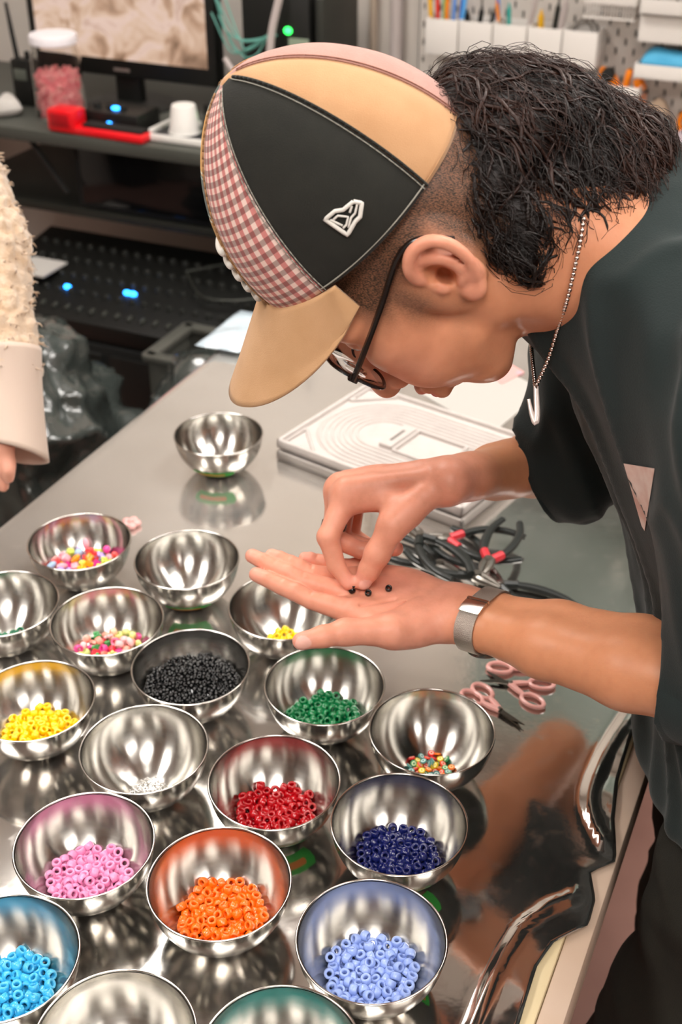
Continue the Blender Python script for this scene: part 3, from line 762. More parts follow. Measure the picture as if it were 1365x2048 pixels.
axr = unit(Relb-Rw); sr = unit(np.cross(axr, D(893, 962, 1.15)-np.array([0, 0, CAMZ])))
sv = unit(np.cross(axr, sr))
for s in (-1, 1):
    S.chain([Rw+sv*s*.009-axr*.004, Rw+sv*s*.010+axr*.03, Rw+sv*s*.012+axr*.10, Rw+sv*s*.012+axr*.17, Relb], (.0190, .0200, .0265, .0325, .034), k=.012)
for a_, b_ in ((.25, .0115), (.5, .012)):                 # tendons and knuckle folds
    p0 = Rw*.75+RF['index'][0]*.25; S.cone(p0+np.array([0, -.006, .012]), RF['index'][0]+np.array([0, 0, .008]), .0035, .004, k=.010)
    p0 = Rw*.75+RF['middle'][0]*.25; S.cone(p0+np.array([0, .004, .013]), RF['middle'][0]+np.array([0, 0, .008]), .0035, .004, k=.010)
V, Q = S.mesh(); RV = smooth_mesh(V, Q, 3); RQ = Q
vdir = unit(np.array([0, 0, CAMZ])-RT_[3])
thn = unit(vdir-unit(RT_[3]-RT_[2])*(vdir@unit(RT_[3]-RT_[2]))); thn = unit(thn+unit(np.cross(thn, RT_[3]-RT_[2]))*.55)
fl, na = hand_attrs(RV, [(P[3], .02) for P in RF.values()]+[(RT_[3], .024), (RF['index'][1], .014), (RF['middle'][1], .012)],
    [(RT_[3]+thn*.0066-unit(RT_[3]-RT_[2])*.001, thn, .0062, unit(RT_[3]-RT_[2]))])
fl *= np.clip(1-(RV-Rw)@axr/.06, .10, 1)
rightA = dict(lip=0*fl, stub=0*fl, flush=fl, nail=na)
# hidden trunk that carries head and arms
S = SDF((.12, .70, .78), (.62, 1.26, 1.42), .012)
SLp, SRp = np.array([.315, .755, 1.235]), np.array([.285, 1.095, 1.235]); HIP = np.array([.46, .85, .86])
S.cone(NB, np.array([.33, .92, 1.2]), .055, .09, k=.05); S.cone(np.array([.33, .92, 1.18]), HIP, .10, .125, k=.05)
S.cone(SLp, np.array([.33, .92, 1.22]), .055, .07, k=.05); S.cone(SRp, np.array([.33, .92, 1.22]), .055, .07, k=.05)
S.chain([SLp, Lelb], (.048, .036), k=.02); S.chain([SRp, Relb], (.045, .036), k=.02)
TV, TQ = S.mesh()
allV, allQ, allA, off = [], [], {k: [] for k in ('lip', 'stub', 'flush', 'nail')}, 0
for V, Q, A in ((headV, HQ, headA), (LV, LQ, leftA), (RV, RQ, rightA), (TV, TQ, {k: np.zeros(len(TV)) for k in allA})):
    allV.append(V); allQ.append(Q+off); off += len(V)
    for k in allA: allA[k].append(A[k])
allV = np.vstack(allV); allQ = np.vstack(allQ); allA = {k: np.concatenate(v) for k, v in allA.items()}
def skin_material(name, base, pink, lipc):
    m = mat(name, base, .42, sss=.12, spec=.4); nt = m.node_tree; L = nt.links.new; b = nt.nodes['Principled BSDF']
    tc = nt.nodes.new('ShaderNodeTexCoord')
    def att(n): a = nt.nodes.new('ShaderNodeAttribute'); a.attribute_name = n; return a.outputs['Fac']
    def mixc(f, a, bcol):
        x = nt.nodes.new('ShaderNodeMix'); x.data_type = 'RGBA'; L(f, x.inputs[0])
        if hasattr(a, 'links'): L(a, x.inputs[6])
        else: x.inputs[6].default_value = (*a, 1)
        x.inputs[7].default_value = (*bcol, 1); return x.outputs[2]
    c = mixc(att('flush'), lin(base), lin(pink))
    n = nt.nodes.new('ShaderNodeTexNoise'); n.inputs['Scale'].default_value = 90; n.inputs['Detail'].default_value = 4; L(tc.outputs['Object'], n.inputs['Vector'])
    mr = nt.nodes.new('ShaderNodeMapRange'); mr.inputs['From Min'].default_value = .45; mr.inputs['From Max'].default_value = .75; mr.inputs['To Max'].default_value = .25; L(n.outputs['Fac'], mr.inputs['Value'])
    c = mixc(mr.outputs['Result'], c, lin('#b5714f'))
    c = mixc(att('lip'), c, lin(lipc)); c = mixc(att('nail'), c, lin('#e9b3a4'))
    # clipped hair: dark flecks that get denser where 'stub' is high
    n2 = nt.nodes.new('ShaderNodeTexNoise'); n2.inputs['Scale'].default_value = 1500; n2.inputs['Detail'].default_value = 2
    mp = nt.nodes.new('ShaderNodeMapping'); mp.inputs['Rotation'].default_value = (0, .6, 0); mp.inputs['Scale'].default_value = (.35, 1, 1); L(tc.outputs['Object'], mp.inputs['Vector']); L(mp.outputs['Vector'], n2.inputs['Vector'])
    r3 = nt.nodes.new('ShaderNodeMapRange'); r3.inputs['From Min'].default_value = .35; r3.inputs['From Max'].default_value = .62; r3.inputs['To Min'].default_value = .66; r3.inputs['To Max'].default_value = 1.0; L(n2.outputs['Fac'], r3.inputs['Value'])
    r2 = nt.nodes.new('ShaderNodeMath'); r2.operation = 'MULTIPLY'; L(att('stub'), r2.inputs[0]); L(r3.outputs['Result'], r2.inputs[1])
    c = mixc(r2.outputs[0], c, lin('#33291f')); L(c, b.inputs['Base Color'])
    n3 = nt.nodes.new('ShaderNodeTexNoise'); n3.inputs['Scale'].default_value = 420; n3.inputs['Detail'].default_value = 3; L(tc.outputs['Object'], n3.inputs['Vector'])
    bp = nt.nodes.new('ShaderNodeBump'); bp.inputs['Strength'].default_value = .12; bp.inputs['Distance'].default_value = .001; L(n3.outputs['Fac'], bp.inputs['Height']); L(bp.outputs['Normal'], b.inputs['Normal'])
    return m
M_skin = skin_material('skin', '#cd8b63', '#f0a592', '#c24d4c')
person = thing('person', 'person in patchwork cap and dark tee leaning over the table sorting beads', 'person', (.5, .82, 0))
def under(o, root): o.parent = root; o.location = -root.location; return o
def wear(o): return under(o, person)      # a part given in world coordinates
body = link('body', np_mesh('body', allV, allQ, M_skin, allA)); wear(body)
from mathutils.bvhtree import BVHTree
def bvh_of(V, Q): return BVHTree.FromPolygons([Vector(p) for p in V], [tuple(map(int, q)) for q in Q])
head_bvh = bvh_of(headV, HQ)
def cast(bvh, u, v, lift=0.0):
    o = Vector((0, 0, CAMZ)); d = Vector(D(u, v, 1.0)-np.array([0, 0, CAMZ])).normalized()
    h = bvh.ray_cast(o, d)
    if h[0] is None: return None
    n = h[1] if h[1].dot(d) < 0 else -h[1]
    return np.array(h[0]+n*lift), np.array(n)
# eyes and lashes
M_eye = mat('eye_white', '#e8ded6', .15, coat=.6); M_dark = mat('lash_black', '#1a1310', .5)
for s in (1, -1):
    MB().sphere(hp(81.5, 32*s, 19), 12.3*HS, 16, 10, HR).build('eyeball', M_eye, body)
    MB().tube([hp(94.4+.5*math.cos(t), 32*s+13*math.sin(t), 15.5+2.0*math.cos(t)) for t in np.linspace(-1.4, 1.4, 11)], [(.2+.9*math.cos(t*.9))*HS for t in np.linspace(-1.4, 1.4, 11)], 6).build('eyelash', M_dark, body)
    MB().tube([hp(99-7*t*t-1, s*(14+36*t), 38+4*math.sin(t*3.1)) for t in np.linspace(0, 1, 9)], [HS*(.8+2.4*math.sin(math.pi*(.1+.85*t))) for t in np.linspace(0, 1, 9)], 6, flat=.5).build('eyebrow', M_dark, body)
# ------------------------------------------------------------------ the cap
CAPA, CAPB, CAPT, CAPN = 104.0, 89.0, 128.0, 1.78
def rvec(r):
    t = np.linalg.norm(r); return np.array(Matrix.Rotation(t, 3, Vector(r)/t))
CR = HR @ rvec(np.radians([-8.3, -16.0, .6])); CO = HO + HR @ np.array([.0003, -.0012, .070])
def cp(x, y, z): return CO + CR @ (np.array([x, y, z])*.001)
def crown(az, s, e=0.0):
    """az from the front, s 0 rim .. pi/2 top; cap millimetres, z = 0 at the rim"""
    n = CAPN; rho = max(math.cos(s), 0)**(2/n); t = math.sin(s)**(2/n)
    a = CAPA+e+5*math.sin(2*s)*max(0, math.cos(az)); b = CAPB+e
    dm = min(abs((math.degrees(az)-q+180) % 360-180) for q in (14, 60, 120, 161, 226, 292)); crease = 1-.012*math.exp(-(dm/6)**2)*math.sin(min(2*s, math.pi))
    return np.array([a*rho*math.cos(az)*crease, b*rho*math.sin(az)*crease, -4*math.cos(s)+(CAPT+4+e)*t])
def attr_mesh(mb, name, m, attrs, smooth=True):
    me = bpy.data.meshes.new(name); me.from_pydata(mb.v, [], mb.f); me.materials.append(m)
    me.polygons.foreach_set('use_smooth', [True]*len(me.polygons))
    for k, a in attrs.items():
        at = me.attributes.new(k, 'FLOAT', 'POINT'); at.data.foreach_set('value', np.array(a, np.float32))
    me.update(); return me
def plaid(name, base, us, vs, rough=.85):
    """us / vs: list of (period, lo, hi, colour, strength) bands woven along the panel's own two directions"""
    m = mat(name, base, rough, sheen=.2); nt = m.node_tree; L = nt.links.new; b = nt.nodes['Principled BSDF']; cur = None
    for axis, bands in (('pu', us), ('pv', vs)):
        at = nt.nodes.new('ShaderNodeAttribute'); at.attribute_name = axis
        for per, lo_, hi_, colr, st in bands:
            dv = nt.nodes.new('ShaderNodeMath'); dv.operation = 'DIVIDE'; L(at.outputs['Fac'], dv.inputs[0]); dv.inputs[1].default_value = per
            fr = nt.nodes.new('ShaderNodeMath'); fr.operation = 'FRACT'; L(dv.outputs[0], fr.inputs[0])
            g1 = nt.nodes.new('ShaderNodeMath'); g1.operation = 'GREATER_THAN'; L(fr.outputs[0], g1.inputs[0]); g1.inputs[1].default_value = lo_
            g2 = nt.nodes.new('ShaderNodeMath'); g2.operation = 'LESS_THAN'; L(fr.outputs[0], g2.inputs[0]); g2.inputs[1].default_value = hi_
            ml = nt.nodes.new('ShaderNodeMath'); ml.operation = 'MULTIPLY'; L(g1.outputs[0], ml.inputs[0]); L(g2.outputs[0], ml.inputs[1])
            m2 = nt.nodes.new('ShaderNodeMath'); m2.operation = 'MULTIPLY'; L(ml.outputs[0], m2.inputs[0]); m2.inputs[1].default_value = st
            x = nt.nodes.new('ShaderNodeMix'); x.data_type = 'RGBA'; L(m2.outputs[0], x.inputs[0])
            if cur is None: x.inputs[6].default_value = (*lin(base), 1)
            else: L(cur, x.inputs[6])
            x.inputs[7].default_value = (*lin(colr), 1); cur = x.outputs[2]
    L(cur, b.inputs['Base Color'])
    tc = nt.nodes.new('ShaderNodeTexCoord'); n = nt.nodes.new('ShaderNodeTexNoise'); n.inputs['Scale'].default_value = 1500; L(tc.outputs['Object'], n.inputs['Vector'])
    bp = nt.nodes.new('ShaderNodeBump'); bp.inputs['Strength'].default_value = .25; bp.inputs['Distance'].default_value = .001; L(n.outputs['Fac'], bp.inputs['Height']); L(bp.outputs['Normal'], b.inputs['Normal'])
    return m
M_ging = plaid('gingham', '#efd3c8', [(9.5, 0, .5, '#c24848', .72)], [(8.0, 0, .5, '#45161a', .55)])
M_must = plaid('mustard_plaid', '#d79a1f', [(60, .45, .62, '#8f6a2a', .5)], [(74, .40, .80, '#3d5048', 1.0), (74, .37, .385, '#d8e0cf', 1), (74, .42, .435, '#9fb6a4', 1), (74, .765, .78, '#9fb6a4', 1), (74, .815, .83, '#d8e0cf', 1), (74, .60, .615, '#20302c', 1)])
M_capblk = mat('cap_black_twill', '#1b1b16', .85, col2='#22221c', nscale=60, bump=.3, bscale=1300, sheen=.1)
M_capbeige = mat('cap_beige_twill', '#c79a70', .85, col2='#be9066', nscale=40, bump=.25, bscale=1300, sheen=.2)
M_capmauve = mat('cap_mauve_corduroy', '#bd8f83', .9, col2='#b08176', nscale=40, bump=.4, bscale=900, sheen=.3)
M_capyel = mat('cap_yellow_cotton', '#e0a02c', .85, bump=.25, bscale=1300)
cap = thing('patchwork_cap', 'six-panel patchwork baseball cap with beige brim on the bent head', 'cap', CO)
CAP_INV = Matrix.Translation(-cap.location)
def capwear(o): return under(o, cap)
PAN = [14, 60, 120, 161, 226, 292, 374]
panels = [(14, 60, M_ging, 'red and white gingham panel'), (60, 120, M_capblk, 'black side panel'), (120, 161, M_capbeige, 'beige back panel'), (161, 226, M_capmauve, 'mauve back panel'), (226, 292, M_capyel, 'mustard side panel'), (292, 374, M_must, 'mustard and green plaid front panel')]
cap_bvh_V, cap_bvh_F = [], []
for a0, a1, m, lab in panels:
    mb = MB(); pu, pv, g = [], [], []
    for i in range(25):
        az = math.radians(a0+(a1-a0)*i/24); col = []
        for j in range(33):
            s = (math.pi/2)*(j/32)**.92; p = crown(az, s, 1.2*math.sin(math.pi*i/24)*math.cos(s))
            w = vnoise([p*.018], 1.0, 4)[0]*2.2*math.sin(math.pi*i/24)
            p = p*(1+w/250*math.sin(2*s)); col.append(cp(*p)); pu.append((az-math.radians(a0))*92*(.35+.65*math.cos(s)**.5)+100); pv.append(s*118+100)
        g.append(col)
    mb.grid(g); o = len(cap_bvh_V); cap_bvh_V += mb.v; cap_bvh_F += [tuple(k+o for k in f) for f in mb.f]
    ob = link('panel', attr_mesh(mb, 'panel', m, {'pu': pu, 'pv': pv})); ob['label'] = lab
    sd = ob.modifiers.new('cloth', 'SOLIDIFY'); sd.thickness = .0016; sd.offset = -1; capwear(ob)
cap_bvh = BVHTree.FromPolygons([Vector(p) for p in cap_bvh_V], cap_bvh_F)
M_st = mat('pale_stitch', '#9a978c', .8); M_stt = mat('tan_stitch', '#a9805a', .8); M_std = mat('brown_stitch', '#8a5a4a', .8)
for az, offs, m in ((60, (-.010, .022), M_st), (120, (-.022, .010), M_st), (161, (-.02, .02), M_std), (14, (-.015, .015), M_stt), (226, (-.015, .015), M_stt), (292, (-.015, .015), M_stt)):
    for da in offs:
        mb = MB(); m_ = m if not (az == 120 and da > 0) else M_capblk
        pts = [cp(*crown(math.radians(az)+da/(max(.2, math.cos(s))), s, .9)) for s in np.linspace(0.0, 1.45, 70)]
        for k in range(0, 68, 2): mb.tube(pts[k:k+3][:3], .00045 if m_ is not M_capblk else .0012, 5)
        capwear(mb.build('seam_stitching', m_, None, True, 0))
# rim binding on the black panel and the rest
for a0, a1, m in ((60, 120, M_st), (120, 161, M_stt)):
    mb = MB(); mb.tube([cp(*crown(math.radians(a), .03, .8)) for a in np.linspace(a0, a1, 40)], .0006, 5); capwear(mb.build('hem_stitching', m, None, True, 0))
mb = MB(); mb.lathe([(0, 5), (5, 4.2), (8.5, 1.5), (9, -2), (0, -4)], n=20)
B_ = MB().add([cp(*(np.array(p)+np.array([0, 0, CAPT-.5]))) for p in mb.v], mb.f); capwear(B_.build('button', M_capbeige))
# visor
M_brim = mat('visor_beige', '#cfa379', .85, col2='#c69a6e', nscale=40, bump=.25, bscale=1300, sheen=.15)
AZB = math.radians(66)
def visor(az, t, e=0.0):
    r0 = crown(az, 0.0); ext = 84*max(0, math.cos(az/AZB*math.pi/2))**.55
    fwd = np.array([1.0, .10*math.sin(az), 0]); p = r0+fwd*ext*t
    p[2] += -2-.46*ext*t-.0042*(p[1]**2)*min(1, t*1.4)*.9+e
    return p
for e, nm in ((0, 'visor'),):
    g = [[cp(*visor(a, t)) for t in np.linspace(-.02, 1, 17)] for a in np.linspace(-AZB, AZB, 49)]
    vb = MB().grid(g); vo = vb.build('visor', M_brim, None, True, 0); sd = vo.modifiers.new('board', 'SOLIDIFY'); sd.thickness = .0034; sd.offset = -1; capwear(vo)
for k in range(7):
    t = .16+.115*k; mb = MB(); mb.tube([cp(*visor(a, t, .25)) for a in np.linspace(-AZB*.93, AZB*.93, 60)], .00042, 5); capwear(mb.build('visor_stitching', M_stt, None, True, 0))
# back strap and its snaps
M_strap = mat('strap_dark', '#3a2f2b', .6); M_snap = mat('snap_metal', '#cfc9c0', .2, 1.0)
mb = MB(); g = [[cp(*(crown(math.radians(a), .02, 3.0)+np.array([0, 0, dz]))) for dz in (-8, 8)] for a in np.linspace(168, 226, 22)]
so = mb.grid(g).build('back_strap', M_strap, None); so.modifiers.new('t', 'SOLIDIFY').thickness = .002; capwear(so)
for a in (182, 206):
    c = crown(math.radians(a), .03, 6); mb = MB(); mb.sphere(cp(*c), 4.5*.001, 12, 8); capwear(mb.build('snap', M_snap))
# embroidered flag mark on the black panel
M_thread = mat('white_thread', '#e6e2da', .7, bump=.4, bscale=1500)
def on_cap(u, v, lift): r = cast(cap_bvh, u, v, lift); return r[0] if r else None
sc_ = 560/1365.0
def flagpx(pts): return [(380+x*sc_, 40+y*sc_) for x, y in pts]
for pts, r in (([(797, 884), (838, 892), (829, 958), (806, 980), (769, 1046), (660, 970), (708, 930), (748, 924), (797, 884)], .00165), ([(708, 972), (728, 955), (768, 962), (760, 990), (742, 1003)], .0010), ([(810, 905), (800, 940), (778, 962), (770, 1005)], .0009), ([(787, 912), (776, 940)], .0009)):
    if r < .0012:
        continue
    q = []
    for a, b in zip(pts[:-1], pts[1:]):
        for k in range(6): q.append((a[0]+(b[0]-a[0])*k/6, a[1]+(b[1]-a[1])*k/6))
    q.append(pts[-1]); P = [on_cap(u, v, .0012) for u, v in flagpx(q)]
    capwear(MB().tube([p for p in P if p is not None], r, 6).build('embroidered_mark', M_thread, None, True, 0))
for pts in ([(700, 972), (722, 952), (772, 958), (764, 996), (748, 1012)], [(815, 898), (806, 940), (786, 962), (774, 1010)], [(790, 905), (779, 938)], [(686, 972), (745, 1000)]):
    P = [on_cap(u, v, .0013) for u, v in flagpx([tuple(np.array(a)+(np.array(b)-np.array(a))*k/4) for a, b in zip(pts[:-1], pts[1:]) for k in range(4)]+[pts[-1]])]
    capwear(MB().tube([p for p in P if p is not None], .00085, 6).build('embroidered_stroke', M_thread, None, True, 0))

for k in range(5):
    s0 = .10+.09*k; capwear(MB().tube([cp(*crown(math.radians(a), s0, 1.6)) for a in np.linspace(-14, 12, 12)], .0034, 8).build('front_emblem', M_thread, None, True, 0))
# ------------------------------------------------------------------ glasses
M_frame = mat('glasses_black', '#17110f', .25, coat=.4); M_lens = mat('lens_glass', '#ffffff', .02, trans=1.0, ior=1.1, spec=.5)
gl = thing('glasses', 'black-framed eyeglasses on the bent face', 'glasses', hp(108, 0, 18)); GL_INV = Matrix.Translation(-gl.location)
def glw(o): return under(o, gl)
GX = 110
def lens_pt(s, t, k=1.0, dx=0):
    w, h = 27*k, 25*k; ct, st = math.cos(t), math.sin(t); n = 2/2.8
    yy = w*math.copysign(abs(ct)**n, ct); zz = h*math.copysign(abs(st)**n, st)
    return (GX-.10*abs(33+yy)+dx, s*(33+yy), 9+zz)
for s in (1, -1):
    glw(MB().tube([hp(*lens_pt(s, t)) for t in np.linspace(0, 2*math.pi, 41)], 1.5*HS, 8).build('lens_rim', M_frame))
    g = [[hp(*lens_pt(s, t, k)) for t in np.linspace(0, 2*math.pi, 33)] for k in (.02, .5, .97)]
    lo_ = MB().grid(g).build('lens', M_lens); lo_.modifiers.new('t', 'SOLIDIFY').thickness = .0015; glw(lo_)
    arm = spline([hp(104, 62*s, 13), hp(80, 69*s, 18), hp(40, 75*s, 26), hp(4, 80*s, 34), hp(-14, 80*s, 29), hp(-26, 78*s, 6)], 30)
    glw(MB().tube(arm, [.0040]*20+[.0030]*10, 8, flat=.6).build('temple_arm', M_frame))
    glw(MB().bbox(hp(104.5, 61*s, 13), (5*HS, 5*HS, 8*HS), HR, .001).build('hinge', M_frame))
    glw(MB().tube([hp(107, 9*s, 6), hp(102, 10*s, 3), hp(101, 11*s, -1)], 1.8*HS, 6).build('nose_pad', mat('nose_pad', '#e9d9cc', .2, trans=.6)))
glw(MB().tube([hp(109, y, 16+2*math.cos(y/6)) for y in np.linspace(-8, 8, 9)], 1.4*HS, 8).build('bridge', mat('bridge_metal', '#c9a27e', .2, 1.0)))
# ------------------------------------------------------------------ shirt and trousers
M_shirt = mat('faded_dark_tee', '#111a1a', .9, col2='#202c2b', nscale=7, nfac=.5, bump=.25, bscale=900, sheen=.12)
M_shirtblk = M_shirt
CC = D(1134, 455, 1.0); CN = unit(D(1220, 505, 1.0)-D(1134, 455, 1.0))       # collar centre, direction into the shirt
def half(S, p, n): return ((S.ax[0][:, None, None]-p[0])*n[0]+(S.ax[1][None, :, None]-p[1])*n[1]+(S.ax[2][None, None, :]-p[2])*n[2]).astype(np.float32)
def shirt():
    lo_, hi_, hh_ = (.08, .58, .70), (.72, 1.32, 1.42), .0042
    S = SDF(lo_, hi_, hh_)
    ax_u = np.array([.325, .925, 1.205])
    lat = unit(np.array([.05, -1.0, 0]))
    for s in (-1, 1):
        S.cone(ax_u+lat*s*.075+np.array([0, 0, -.01]), np.array([.435, .865, .98])+lat*s*.055, .118, .140, k=.06)
        S.cone(np.array([.435, .865, .98])+lat*s*.055, np.array([.455, .845, .76])+lat*s*.06, .140, .160, k=.06)
    S.cone(CC, ax_u, .075, .12, k=.05)
    S.cone(CC+CN*.05, SLp, .074, .080, k=.05); S.cone(CC+CN*.05, SRp, .074, .080, k=.05)
    # collar and hem
    h = half(S, CC, -CN); m = ((S.ax[0][:, None, None]-CC[0]+CN[0]*.04)**2+(S.ax[1][None, :, None]-CC[1]+CN[1]*.04)**2+(S.ax[2][None, None, :]-CC[2]+CN[2]*.04)**2) < .15**2
    S.d = np.where(m, np.maximum(S.d, h), S.d)
    S.cone(CC-CN*.08, CC+CN*.03, .064, .060, k=.006, op='s')
    S.plane_cut(D(1255, 1560, 1.16), unit(np.array([-.28, -.05, -1.0])))
    torso = S.mesh()
    # right (far) sleeve, then left (near) sleeve: each cut and hollowed on its own
    c1 = D(1150, 915, 1.225); nR = unit(D(1040, 945, 1.255)-c1); A = SDF(lo_, hi_, hh_); A.cone(SRp, c1, .082, .064); A.cone(c1, c1+nR*.06, .064, .064)
    A.d = np.maximum(A.d, half(A, c1+nR*.036, nR)); A.cone(c1*.8+SRp*.2, c1, .050, .053, k=.004, op='s'); A.cone(c1, c1+nR*.16, .053, .060, k=.004, op='s')
    c2 = D(1425, 1372, .985); nL = unit(Lw-Lelb); B = SDF(lo_, hi_, hh_); B.cone(SLp, c2, .088, .056); B.cone(c2, c2+nL*.06, .056, .056)
    B.d = np.maximum(B.d, half(B, D(1350, 1352, .995), nL)); B.cone(c2*.85+SLp*.15, c2, .042, .046, k=.004, op='s'); B.cone(c2, c2+nL*.14, .046, .050, k=.004, op='s')
    for E_ in (A, B):
        k = .022; q = np.maximum(k-np.abs(S.d-E_.d), 0)/k; S.d = np.minimum(S.d, E_.d)-q*q*k*.25
    return S, torso
S, torso = shirt(); V, Q = S.mesh(); V = smooth_mesh(V, Q, 12)
torso_bvh = bvh_of(*torso)
# folds: long soft ridges falling from the shoulders
def normals(V, Q):
    n = np.cross(V[Q[:, 2]]-V[Q[:, 0]], V[Q[:, 3]]-V[Q[:, 1]]); N = np.zeros_like(V)
    for k in range(4):
        for c in range(3): N[:, c] += np.bincount(Q[:, k], n[:, c], minlength=len(V))
    return N/(np.linalg.norm(N, axis=1)[:, None]+1e-12)
N_ = normals(V, Q)
W_ = V.copy(); ang = .42; W_ = np.stack([V[:, 0]+.42*(V[:, 2]-1.0), V[:, 1]-.25*(V[:, 2]-1), V[:, 2]*.22], 1)
rid = 1-np.abs(vnoise(W_, 17, 8, 2)); fold = (rid**3)*.011-.004+vnoise(V, 6, 3)*.005
V = V+N_*fold[:, None]; V = smooth_mesh(V, Q, 2); V = smooth_mesh(V, Q, 2); V = smooth_mesh(V, Q, 10)
tee = wear(link('t_shirt', np_mesh('t_shirt', V, Q, M_shirt))); tee['label'] = 'loose faded green-black short-sleeved tee'; shirt_bvh = bvh_of(V, Q)
def teew(o): o.parent = tee; return o
# pale print patch on the chest
M_print = mat('chest_print', '#dcc8bd', .8, col2='#c99c8f', nscale=40, nfac=.3)
def cast_chest(u, v, lift):
    o = Vector((0, 0, CAMZ)); d = Vector(D(u, v, 1.0)-np.array([0, 0, CAMZ])).normalized(); h = torso_bvh.ray_cast(o, d)
    st = o+d*((h[3] if h[0] is not None else 1.1)-.035); h2 = shirt_bvh.ray_cast(st, d)
    p_ = h2[0] if h2[0] is not None else h[0]; return np.array(p_)-np.array(d)*lift
gp = [[cast_chest(1248+f*(62-20*t)+36*t*(1-f), 927+f*10+t*125, .003) for t in np.linspace(0, 1, 14)] for f in np.linspace(0, 1, 9)]
teew(MB().grid(gp).build('chest_print', M_print, None, True, 0))
# trousers
S = SDF((.16, .58, -.02), (.80, 1.16, 1.02), .009)
for y, x0, kx, fx in ((.765, .425, .362, .41), (.965, .47, .47, .49)):
    S.chain([np.array([.47, y+.02, .88]), np.array([x0, y, .74]), np.array([kx, y-.01, .46]), np.array([fx, y, .02])], (.125, .122, .108, .098), k=.03)
S.plane_cut((0, 0, .03), (0, 0, -1.))
V, Q = S.mesh(); V = smooth_mesh(V, Q, 3); N_ = normals(V, Q)
W_ = np.stack([V[:, 0]*.6, V[:, 1]*.6, V[:, 2]*1.6], 1); V = V+N_*((1-np.abs(vnoise(W_, 11, 6, 2)))**3*.014-.004)[:, None]
tr = wear(link('trousers', np_mesh('trousers', smooth_mesh(V, Q, 2), Q, mat('black_denim', '#17160f', .9, col2='#1f1d15', nscale=30, bump=.3, bscale=700)))); tr['label'] = 'dark baggy trousers'

# ------------------------------------------------------------------ watch, ring, necklace
M_mesh = mat('milanese_steel', '#b9b2a8', .32, 1.0, bump=.6, bscale=1400); M_clasp = mat('clasp_steel', '#d2cbc2', .16, 1.0)
wc = Lw+ax_arm*.030+np.array([0, 0, .0]); up_ = unit(np.cross(side, ax_arm)); up_ *= np.sign(up_[2])
wt = thing('wristwatch', 'silver mesh-band wristwatch on the near wrist, face underneath', 'watch', wc); WI = Matrix.Translation(-wt.location)
def wtw(o): return under(o, wt)
arm_bvh = bvh_of(LV, LQ)
_wt = np.linspace(0, 2*math.pi, 73)[:-1]; _wr = []
for t in _wt:
    rr_ = []
    for da in (-.009, 0, .009):
        h = arm_bvh.ray_cast(Vector(wc+ax_arm*da), Vector(side*math.cos(t)+up_*math.sin(t)))
        rr_.append(h[3] if h[0] is not None else .028)
    _wr.append(max(rr_))
_wr = np.array(_wr); _wr = np.maximum(_wr, (np.roll(_wr, 2)+np.roll(_wr, -2))/2)
def wring(t, e): return (side*math.cos(t)+up_*math.sin(t))*(np.interp(t % (2*math.pi), np.r_[_wt, 2*math.pi], np.r_[_wr, _wr[0]])+e)
def wband(t0, t1, w, e0, e1, n=48):
    g = []
    for t in np.linspace(t0, t1, n): g.append([wc+wring(t, e)+ax_arm*a for a, e in ((-w/2, e0), (-w/2, e1), (-w*.4, e1+.0002), (w*.4, e1+.0002), (w/2, e1), (w/2, e0))])
    return g
wtw(MB().grid(wband(0, 2*math.pi, .0195, .0004, .0019), closed_v=True).build('mesh_band', M_mesh, None, True, 50))
sgn = 1.0 if side[1] < 0 else -1.0
tc_ = math.pi/2-sgn*.55
wtw(MB().grid(wband(tc_-.26, tc_+.26, .0215, .0005, .0034, 10), closed_v=True).build('clasp', M_clasp, None, True, 50))
wtw(MB().grid(wband(tc_+sgn*.30-.05, tc_+sgn*.30+.05, .0222, .0005, .0040, 5), closed_v=True).build('keeper_bar', M_clasp, None, True, 50))
Rw_ = basis(ax_arm, side, up_)
wtw(MB().lathe([(0, -.0035), (.0185, -.0035), (.0195, -.001), (.0195, .003), (.018, .0042), (0, .0042)], wc-up_*(np.interp(1.5*math.pi, _wt, _wr)+.003), 36, basis(ax_arm, side, -up_)@np.diag([1, 1, 1])).build('watch_case', mat('case_steel', '#6f6a64', .25, 1.0)))
wtw(MB().lathe([(0, .0043), (.0165, .0043)], wc-up_*(np.interp(1.5*math.pi, _wt, _wr)+.003), 36, basis(ax_arm, side, -up_)).build('watch_dial', mat('dial_black', '#0e0e10', .2)))
wtw(MB().lathe([(0, .003), (.002, .0028), (.0022, 0), (0, 0)], wc-up_*(np.interp(1.5*math.pi, _wt, _wr)+.003)+ax_arm*.0195, 12, basis(side, up_, ax_arm)).build('crown', M_clasp))
rc = RF['middle'][0]*.25+RF['middle'][1]*.75; ra = unit(RF['middle'][1]-RF['middle'][0]); rs_ = unit(np.cross(ra, [0, 1., 0])); rb = np.cross(ra, rs_)
rg = tag(MB().lathe([(.0116, -.0035), (.0123, -.003), (.0123, .003), (.0116, .0035), (.0112, 0)], rc, 32, basis(rs_, rb, ra), closed=True).build('finger_ring', mat('dark_silver', '#4c4440', .22, 1.0)), 'dark silver band ring on the middle finger of the pinching hand', 'ring')
